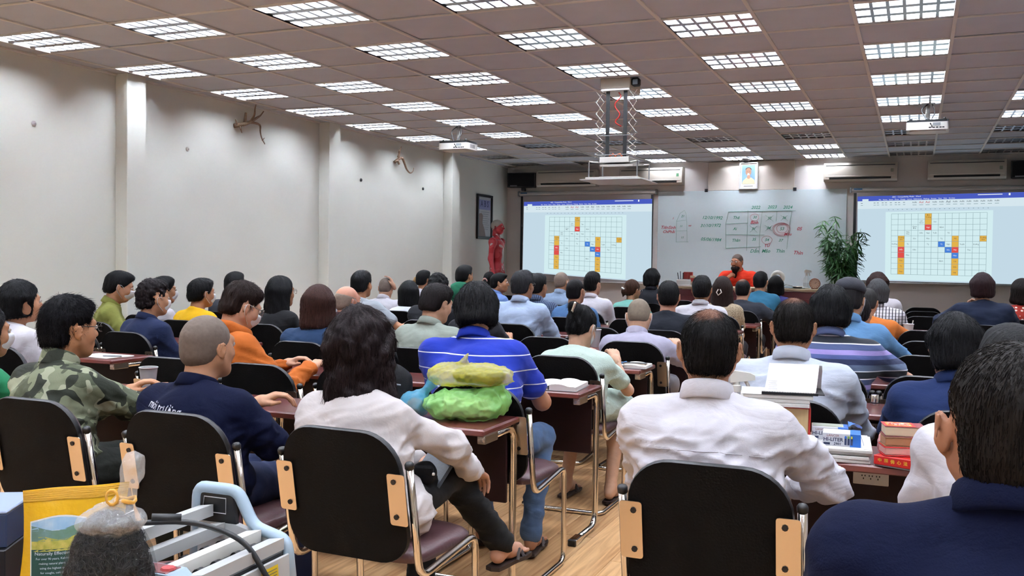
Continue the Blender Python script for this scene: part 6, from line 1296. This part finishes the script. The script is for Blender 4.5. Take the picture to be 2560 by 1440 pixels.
mb.ob('spiral', MATS['steel_plate'], t_); mb = MB()
for k in range(18): mb.box((-.05+.008*k, .027, .058), (.003, .004, .0012), (.55, 0, 0))
for k in range(5): mb.box((-.055, -.02-.011*k, .038-.0055*k), (.03-.004*(k % 2), .003, .0008), (.5, 0, 0), m=1)
mb.box((.06, .0, .043), (.035, .005, .0008), (.5, 0, 0), m=1); mb.ob('page_print', [MATS['grey_plastic'], mat('print_pale', 'b9b9bf', .8)], t_)
spray('clear spray bottle right of the white dress shirt', (-.60, 3.55, DT), .3, 1.05)
t_ = empty('long_red_box', (-.005, 3.235, DT), -.36, 'long flat red case with gold characters at the desk edge', 'box'); mat('case_red', 'c01f1c', .35)
box_ob('case', (0, .05, .02), (.22, .12, .03), MATS['case_red'], t_); box_ob('tray', (0, .05, .003), (.215, .115, .006), MATS['grey_plastic'], t_); mb = MB()
for k, c in enumerate('中国佛心法 · 成佛'): text_add(mb, c, .0135, Matrix.Translation((-.09+.0205*k, -.0105, .02)) @ Matrix.Rotation(math.pi/2, 4, 'X'), 0, bold=.0004)
mb.ob('characters', mat('gold_print', 'e0b23a', .4), t_)
bk = [('red-fronted small thick book at the bottom of the pile of three', 'page_pink', 'dca79c', 'case_red', .028, (.115, .085)), ('brown-edged book in the middle of the pile of three', 'page_brown', 'a87a58', 'cover_brown', .03, (.12, .085)), ('book with red and yellow dragon cover on top of the pile of three', 'page_cream2', 'dcc9ad', 'cover_maroon', .034, (.125, .09))]
mat('cover_brown', '8d6446', .6); mat('cover_maroon', '7d3034', .5); z_ = DT+.037
for k, (l_, pn, pc, cn, th, (w_, d_)) in enumerate(bk):
    t_ = empty('small_book', (-.035+.004*k, 3.305+.008*k, z_), .28-.05*k, l_, 'book', 'small thick books'); box_ob('pages', (0, 0, th/2), (w_-.006, d_-.004, th-.005), mat(pn, pc, .8, var=.06, vscale=500, stretch=(.02, .02, 3)), t_); box_ob('cover', (0, 0, th-.001), (w_, d_, .002), MATS[cn], t_); box_ob('cover', (0, 0, .001), (w_, d_, .002), MATS[cn], t_)
    if k == 2:
        box_ob('cover_panel', (-.015, 0, th+.0004), (.095, d_*.94, .0008), MATS['case_red'], t_, bev=.0001); box_ob('cover_picture', (-.015, 0, th+.0009), (.075, d_*.72, .0006), mat('cover_yellow', 'd9a338', .5), t_, bev=.0001); box_ob('picture_art', (-.015, 0, th+.0014), (.066, d_*.55, .0004), noise_mat('dragon_art', [(0, 'dccfc4'), (.45, 'b8443a'), (.55, 'd8b8a8'), (.62, '4a4a80')], 45, 3.), t_, bev=.0001)
    if k == 0: MB().tube([(.05, -.045, .02), (.055, -.06, .0), (.075, -.05, -.03)], .0012, 5).ob('ribbon', MATS['case_red'], t_)
    z_ += th+.0005
t_ = empty('blue_case', (.075, 3.36, DT), -.25, 'flat dark blue decorated case under the plastic-wrapped pack', 'box'); box_ob('lid', (0, 0, .018), (.14, .12, .014), noise_mat('blue_art', [(0, '1f2c5e'), (.55, '2a3c78'), (.62, 'b59b4a')], 40), t_); box_ob('base', (0, 0, .006), (.138, .118, .012), MATS['hl_navy'], t_)
t_ = empty('wrapped_pack', (.08, 3.47, DT+.028), .2, 'clear plastic-wrapped pack of pale pink papers', 'pack'); blob('wrapper', [('e', (0, 0, .03), (.06, .045, .032), .02), ('c', (-.03, .0, .05), (-.06, .0, .08), .02, .006)], .005, film('film_clear2', 'e6dede', .75), t_, amp=.005, freq=50, seed=12, cutz=0.); box_ob('papers', (0, 0, .025), (.08, .06, .03), mat('paper_pink', 'dcb9b2', .8), t_)
t_ = empty('crumpled_tissue', (-.075, 3.44, DT+.0), 0, 'crumpled pink wrapping between booklets and pile of three books', 'wrapping'); blob('paper', [('e', (0, 0, .03), (.03, .03, .035), .02), ('c', (0, 0, .04), (-.02, .01, .07), .018, .006)], .005, mat('tissue_pink', 'cf9590', .8), t_, amp=.007, freq=60, seed=14, cutz=0.); box_ob('twist', (.0, .0, .002), (.02, .01, .003), MATS['tissue_pink'], t_)
# ---- the wavy-haired woman's lap
t_ = empty('grey_pouch', (-1.55, 2.98, .66), math.radians(-20), 'grey leather document pouch on the lap of the woman in white blouse', 'pouch'); t_.rotation_euler = (math.radians(48), 0, math.radians(-24))
MB().prism(rrect(.15, .22, .02, 4), -.007, .007).ob('pouch', mat('leather_grey', '3d434b', .35, bump=.1, bscale=120), t_, smooth=.6); MB().lathe([(.009, .007), (.009, .010), (.006, .011)], 12, (.03, -.08, 0)).ob('snap', MATS['dark_metal'], t_)
t_ = empty('belt_bag', (-1.53, 2.86, .62), .3, 'small black camera bag on the lap beside the grey pouch', 'bag'); blob('bag', [('e', (0, 0, .045), (.045, .035, .042), .02)], .006, MATS['nylon_black'], t_, amp=.003, freq=30, seed=6); box_ob('flap', (0, -.03, .06), (.075, .016, .035), MATS['nylon_black'], t_, (.2, 0, 0), bev=.006); box_ob('buckle', (.038, -.032, .05), (.01, .006, .01), MATS['white_plastic'], t_)
# ---- foreground table with its goods
TT = .70
ft = empty('side_table', (-1.5, 1.33, 0), math.radians(43), 'dark table top under the goods in the lower left corner', 'table')
MB().box((0, 0, TT-.015), (.86, .6, .03), bev=.005).ob('tabletop', MATS['mahogany'], ft)
for sx in (-1, 1):
    for sy in (-1, 1): MB().tube([(sx*.38, sy*.25, 0), (sx*.38, sy*.25, TT-.03)], .018, 8).ob('leg', MATS['chrome'], ft, smooth=3.2)
mat('cm_blue', '9fb4c6', .4); mat('cm_blue_dark', '5f7f9c', .4); mat('cm_grey', 'b9bbbd', .4); mat('cm_steel', '9a9a98', .3, .8)
cmr = empty('money_counter', (-1.265, 1.455, TT), math.radians(92), 'grey and light blue banknote counting machine with open rollers', 'counting machine')
box_ob('base', (0, 0, .02), (.27, .22, .04), MATS['cm_grey'], cmr, bev=.006)
MB().prism([(-.12, 0), (.11, 0), (.11, .10), (.05, .135), (-.06, .135), (-.12, .085)], -.165, -.115, 'yz').ob('left_end', MATS['cm_blue'], cmr); MB().prism([(-.085, .088), (.03, .1365), (-.05, .1365), (-.1, .104)], -.16, -.12, 'yz').ob('button_panel', mat('cm_red', '6d3a3c', .4), cmr); MB().lathe([(.014, 0), (.012, .004), (.002, .005)], 8, (-.14, -.04, .1365)).ob('button', mat('button_red', 'b4484a', .4), cmr)
lp = MB(); lp.tube(bend([(0, -.115, 0), (0, -.10, .12), (0, -.02, .14), (0, .02, .21), (0, .12, .21), (0, .13, .0)], .02, 4), .013, 8); lp.ob('right_end_loop', MATS['cm_blue'], cmr, (.138, 0, 0), smooth=3.2)
MB().prism([(-.115, 0), (.13, 0), (.125, .14), (.02, .14), (-.02, .13), (-.105, .11)], .13, .146, 'yz').ob('right_end', MATS['cm_grey'], cmr); MB().prism([(.02, .14), (.12, .14), (.115, .203), (.03, .203)], .132, .142, 'yz').ob('display', MATS['black_plastic'], cmr); mb = MB(); mb.tube([(.131, .045, .16), (.131, .105, .16), (.131, .1, .192), (.131, .045, .192)], .0012, 4, closed=True); mb.ob('display_border', MATS['cm_grey'], cmr)
box_ob('front_plate', (.01, -.112, .055), (.25, .006, .085), MATS['cm_grey'], cmr, (-.06, 0, 0)); FZ = Matrix.Translation((.0, -.1185, .055)) @ Matrix.Rotation(math.pi/2-.06, 4, 'X')
mb = MB(); mb.add([FZ @ Vector(p) for p in ((.03, .002, 0), (.085, .002, 0), (.085, .034, 0), (.03, .034, 0))], [(0, 1, 2, 3)]); mb.ob('warning_label', mat('label_yellow', 'd8b81c', .5), cmr); mb = MB()
for k in range(4): mb.add([FZ @ Vector((x_, .026-.006*k+y_, .0006)) for x_, y_ in ((.05, 0), (.08, 0), (.08, .002), (.05, .002))], [(0, 1, 2, 3)])
mb.add([FZ @ Vector((x_, y_, .0006)) for x_, y_ in ((.034, .008), (.047, .008), (.0405, .024))], [(0, 1, 2)]); text_add(mb, 'BANKNOTE COUNTER', .011, FZ @ Matrix.Translation((-.06, .02, .0006))); mb.ob('label_print', mat('label_ink', '6d6a50', .6), cmr)
for k, (y_, z_, c_, sx_) in enumerate(((.09, .165, 'cm_grey', .25), (.06, .13, 'cm_grey', .25), (-.03, .125, 'white_plastic', .25), (-.085, .115, 'cm_grey', .25))): MB().prism([(-.018, -.01), (.018, -.016), (.018, .008), (-.018, .014)], -sx_/2, sx_/2, 'yz').ob('guide_bar', MATS[c_], cmr, (0, y_, z_))
box_ob('roller_well', (0, -.06, .075), (.24, .09, .06), MATS['black_plastic'], cmr)
for k, (y_, z_) in enumerate(((-.06, .112), (-.085, .104), (.015, .112))):
    MB().tube([(-.12, y_, z_), (.12, y_, z_)], .005, 8).ob('shaft', MATS['cm_steel'], cmr, smooth=3.2)
    for dx in (-.08, -.03, .03, .08): MB().lathe([(.011, -.008), (.011, .008)], 12, (dx, y_, z_), axis='x').ob('roller', MATS['dark_metal'], cmr, smooth=.6)
pc_ = bend([(-.17, .15, .10), (-.12, .11, .195), (-.02, .0, .19), (.02, -.09, .15), (.03, -.13, .08), (.06, -.16, .01)], .08, 6); MB().tube(pc_, .0055, 7).ob('power_cord', MATS['black_plastic'], cmr, smooth=3.2); MB().tube([(-.07, .06, .2), (-.035, .02, .195)], .009, 8).ob('cord_plug', MATS['black_plastic'], cmr, smooth=3.2)
tb = empty('tea_bag', (-1.245, 1.205, TT), .6, 'clear plastic bag of black tea leaves tied with a yellow band', 'bag of tea'); tb.scale = (1.02, 1.02, 1.38)
blob('tea_leaves', [('e', (0, 0, .09), (.069, .061, .1), .03), ('e', (-.012, 0, .04), (.073, .061, .047), .03)], .0042, mat('tea_black', '0a0909', .85, col2='3f3b3a', vscale=120, bump=1., bscale=170), tb, amp=.0035, freq=170, seed=21, cutz=.001)
tl_ = [c for c in tb.children if c.name.startswith('tea_leaves')][0]; g_ = np.random.RandomState(4); TV = np.array([v.co for v in tl_.data.vertices]); TN = np.array([v.normal for v in tl_.data.vertices]); ix = g_.choice(len(TV), 4200); mb = MB()
p_ = TV[ix]; n_ = TN[ix]; d_ = np.cross(n_, g_.normal(size=p_.shape)); d_ /= np.linalg.norm(d_, axis=1)[:, None]+1e-6; sd = np.cross(n_, d_); ln_ = g_.uniform(.004, .010, len(ix)); vs = []
for t, c_ in ((-1, .35), (0, 1.1), (1, .2)):
    c0 = p_+d_*(ln_*t)[:, None]+sd*(ln_*.35*(t*t-.4))[:, None]+n_*(.0004+.0016*c_*g_.uniform(.3, 1, len(ix)))[:, None]; vs += [c0-sd*.0009, c0+n_*.0009, c0+sd*.0009]
vs = np.stack(vs, 1).reshape(-1, 3); bq = np.arange(len(ix))[:, None]*9; fs = np.concatenate([np.concatenate([bq+lv+i, bq+lv+(i+1) % 3, bq+lv+3+(i+1) % 3, bq+lv+3+i], 1) for lv in (0, 3) for i in range(3)])
tag(ob('tea_shreds', me_from('tea_shreds', vs, fs, mat('tea_shred', '242021', .7, var=.5, vscale=90)), tb), kind='stuff')
blob('film', [('e', (0, 0, .09), (.077, .069, .108), .03), ('e', (-.012, 0, .04), (.081, .069, .05), .03)], .0046, mat('film_tea', '2a2c30', .1, spec=1., alpha=.28, bump=.8, bscale=45), tb, amp=.0022, freq=60, seed=22, cutz=0.)
blob('tied_neck', [('e', (.004, 0, .18), (.056, .05, .016), .03), ('c', (.01, 0, .18), (.025, 0, .207), .032, .010), ('c', (.025, 0, .207), (.038, .0, .245), .010, .02)], .0042, mat('film_neck', 'e9ebee', .15, spec=.9, alpha=.3, bump=1., bscale=60), tb, amp=.0028, freq=110, seed=23)
MB().tube([(.025+.0165*math.cos(a), .0165*math.sin(a), .205+.002*math.sin(3*a)) for a in [k*math.pi/6 for k in range(12)]], .0028, 6, closed=True).ob('band', mat('band_yellow', 'dba64a', .5), tb, smooth=3.2); MB().tube([(.008+.009*math.cos(a), -.018, .212+.009*math.sin(a)) for a in [k*math.pi/5 for k in range(10)]], .0022, 5, closed=True).ob('band_loop', MATS['band_yellow'], tb, smooth=3.2)
yp = empty('yellow_pouch', (-1.565, 1.415, TT), math.radians(47), 'bright yellow foil pouch with a mountain picture label', 'pouch'); mat('foil_yellow', 'e0ac14', .35, bump=.35, bscale=28)
def pouch(u, v, s): x = (u-.5)*(.2-.015*math.sin(v*3)); b_ = .038*math.sin(math.pi*min(1, u*1.0))**.6*(1-v)**.55; return (x+.012*v, s*b_+.012*v+.004*math.sin(u*9+v*5)*v, v*.225)
mb = MB(); mb.surf(lambda u, v: pouch(u, v, -1), 16, 12); mb.surf(lambda u, v: pouch(1-u, v, 1), 16, 12); mb.ob('foil', MATS['foil_yellow'], yp, smooth=3.2)
def plab(x, z): u = (x-.012*z/.225)/.195+.5; p = pouch(u, z/.225, -1); return (x, p[1]-.0015, z)
def pquad(mb, x0, x1, z0, z1, m, n=6, top=None):
    for i in range(n):
        for j in range(4):
            a, c = x0+(x1-x0)*i/n, x0+(x1-x0)*(i+1)/n; f = lambda x: (top(x) if top else z1); za = lambda x, t: z0+(f(x)-z0)*t
            mb.quad(plab(a, za(a, j/4)), plab(c, za(c, j/4)), plab(c, za(c, (j+1)/4)), plab(a, za(a, (j+1)/4)), m)
mb = MB(); arc = lambda x: .163+.007*math.cos(x*35); pquad(mb, -.073, .03, .036, .15, 0, 8, lambda x: arc(x+.02)+.003); 
for q in range(len(mb.v)): mb.v[q] = (mb.v[q][0], mb.v[q][1]+.0004, mb.v[q][2])
pquad(mb, -.071, .028, .145, .15, 1, 8, lambda x: arc(x+.02)); pquad(mb, -.071, .028, .125, .15, 2, 8, lambda x: .15+.006*math.sin(x*60)); pquad(mb, -.071, .028, .105, .13, 3, 8, lambda x: .13+.004*math.sin(x*90)); pquad(mb, -.071, .028, .038, .109, 4, 8)
lay = len(mb.v)
for t, z, s_ in (('Naturally Effective Relief', .101, .0088), ('For over 90 years, Kaloba has been', .091, .0058), ('making natural plants products', .082, .0058), ('using the highest quality herb', .073, .0058), ('for coughs, cold & night and', .064, .0058), ('sore throats', .055, .0058)):
    me = text_me('t', t, s_, MATS['print_white']); k = len(mb.v)
    mb.v += [(lambda p: (p[0], p[1]-.0008, p[2]))(plab(-.0215+v.co.x, z+v.co.y)) for v in me.vertices]; mb.f += [tuple(i+k for i in q.vertices) for q in me.polygons]; mb.mi += [5]*len(me.polygons); bpy.data.meshes.remove(me)
mb.ob('label', [MATS['paper'], mat('lab_sky', '4f9ad0', .5, col2='bcd0dc', vscale=20), mat('lab_hill', '4a6a45', .5, col2='6d8a86', vscale=30), mat('lab_meadow', '9a9a3a', .5, col2='c9b860', vscale=90), mat('lab_green', '1d4238', .5), MATS['print_white']], yp)
mb = MB(); mb.surf(lambda u, v: (lambda p: (p[0], p[1]-.0015, p[2]))(pouch(u, .9+.09*v, -1)), 12, 3); mb.ob('seal_strip', mat('foil_yellow2', 'd09a10', .4, bump=.6, bscale=200, stretch=(.1, .1, 3)), yp, smooth=3.2)
t_ = empty('black_carton', (-1.80, 1.345, TT), math.radians(30), 'black carton with yellow lettering under the navy box', 'box'); box_ob('carton', (0, 0, .055), (.25, .18, .11), MATS['black_plastic'], t_); mb = MB(); text_add(mb, 'BEST PURE', .018, Matrix.Translation((.06, -.0906, .06)) @ Matrix.Rotation(math.pi/2, 4, 'X'), 0, bold=.0004); mb.ob('lettering', mat('print_yellow', 'c9b02e', .5), t_); box_ob('red_mark', (.105, -.0906, .03), (.03, .001, .028), mat('mark_red', 'b8303a', .5), t_, bev=.0002)
t_ = empty('navy_box', (-1.80, 1.35, TT+.1105), math.radians(30), 'navy box with pale blue lid at the left edge', 'box'); box_ob('carton', (0, 0, .034), (.24, .16, .068), mat('box_navy', '22314f', .5), t_); box_ob('lid', (0, 0, .071), (.242, .162, .006), mat('box_lilac', '8d9cba', .5), t_); MB().tube([(.06, -.081, .068), (.06, -.081, .045), (.055, -.081, .035), (.06, -.081, .025), (.06, -.081, 0)], .0009, 4).ob('print_line', MATS['box_lilac'], t_); mb = MB(); text_add(mb, 'connect', .012, Matrix.Translation((.1, -.0806, .04)) @ Matrix.Rotation(math.pi/2, 4, 'X') @ Matrix.Rotation(math.pi/2, 4, 'Z')); mb.ob('side_print', MATS['box_lilac'], t_)
t_ = empty('clear_wrapped_pack', (-1.50, 1.185, TT), math.radians(40), 'red pack in clear plastic wrap at the bottom left corner', 'pack'); box_ob('pack', (0, 0, .025), (.1, .08, .05), mat('pack_red', '8a3440', .5), t_); blob('wrap', [('e', (0, 0, .035), (.085, .065, .05), .02)], .006, mat('film_pack', 'e8e6ea', .1, spec=.7, alpha=.3, bump=.5, bscale=50), t_, amp=.005, freq=40, seed=31, cutz=0.)
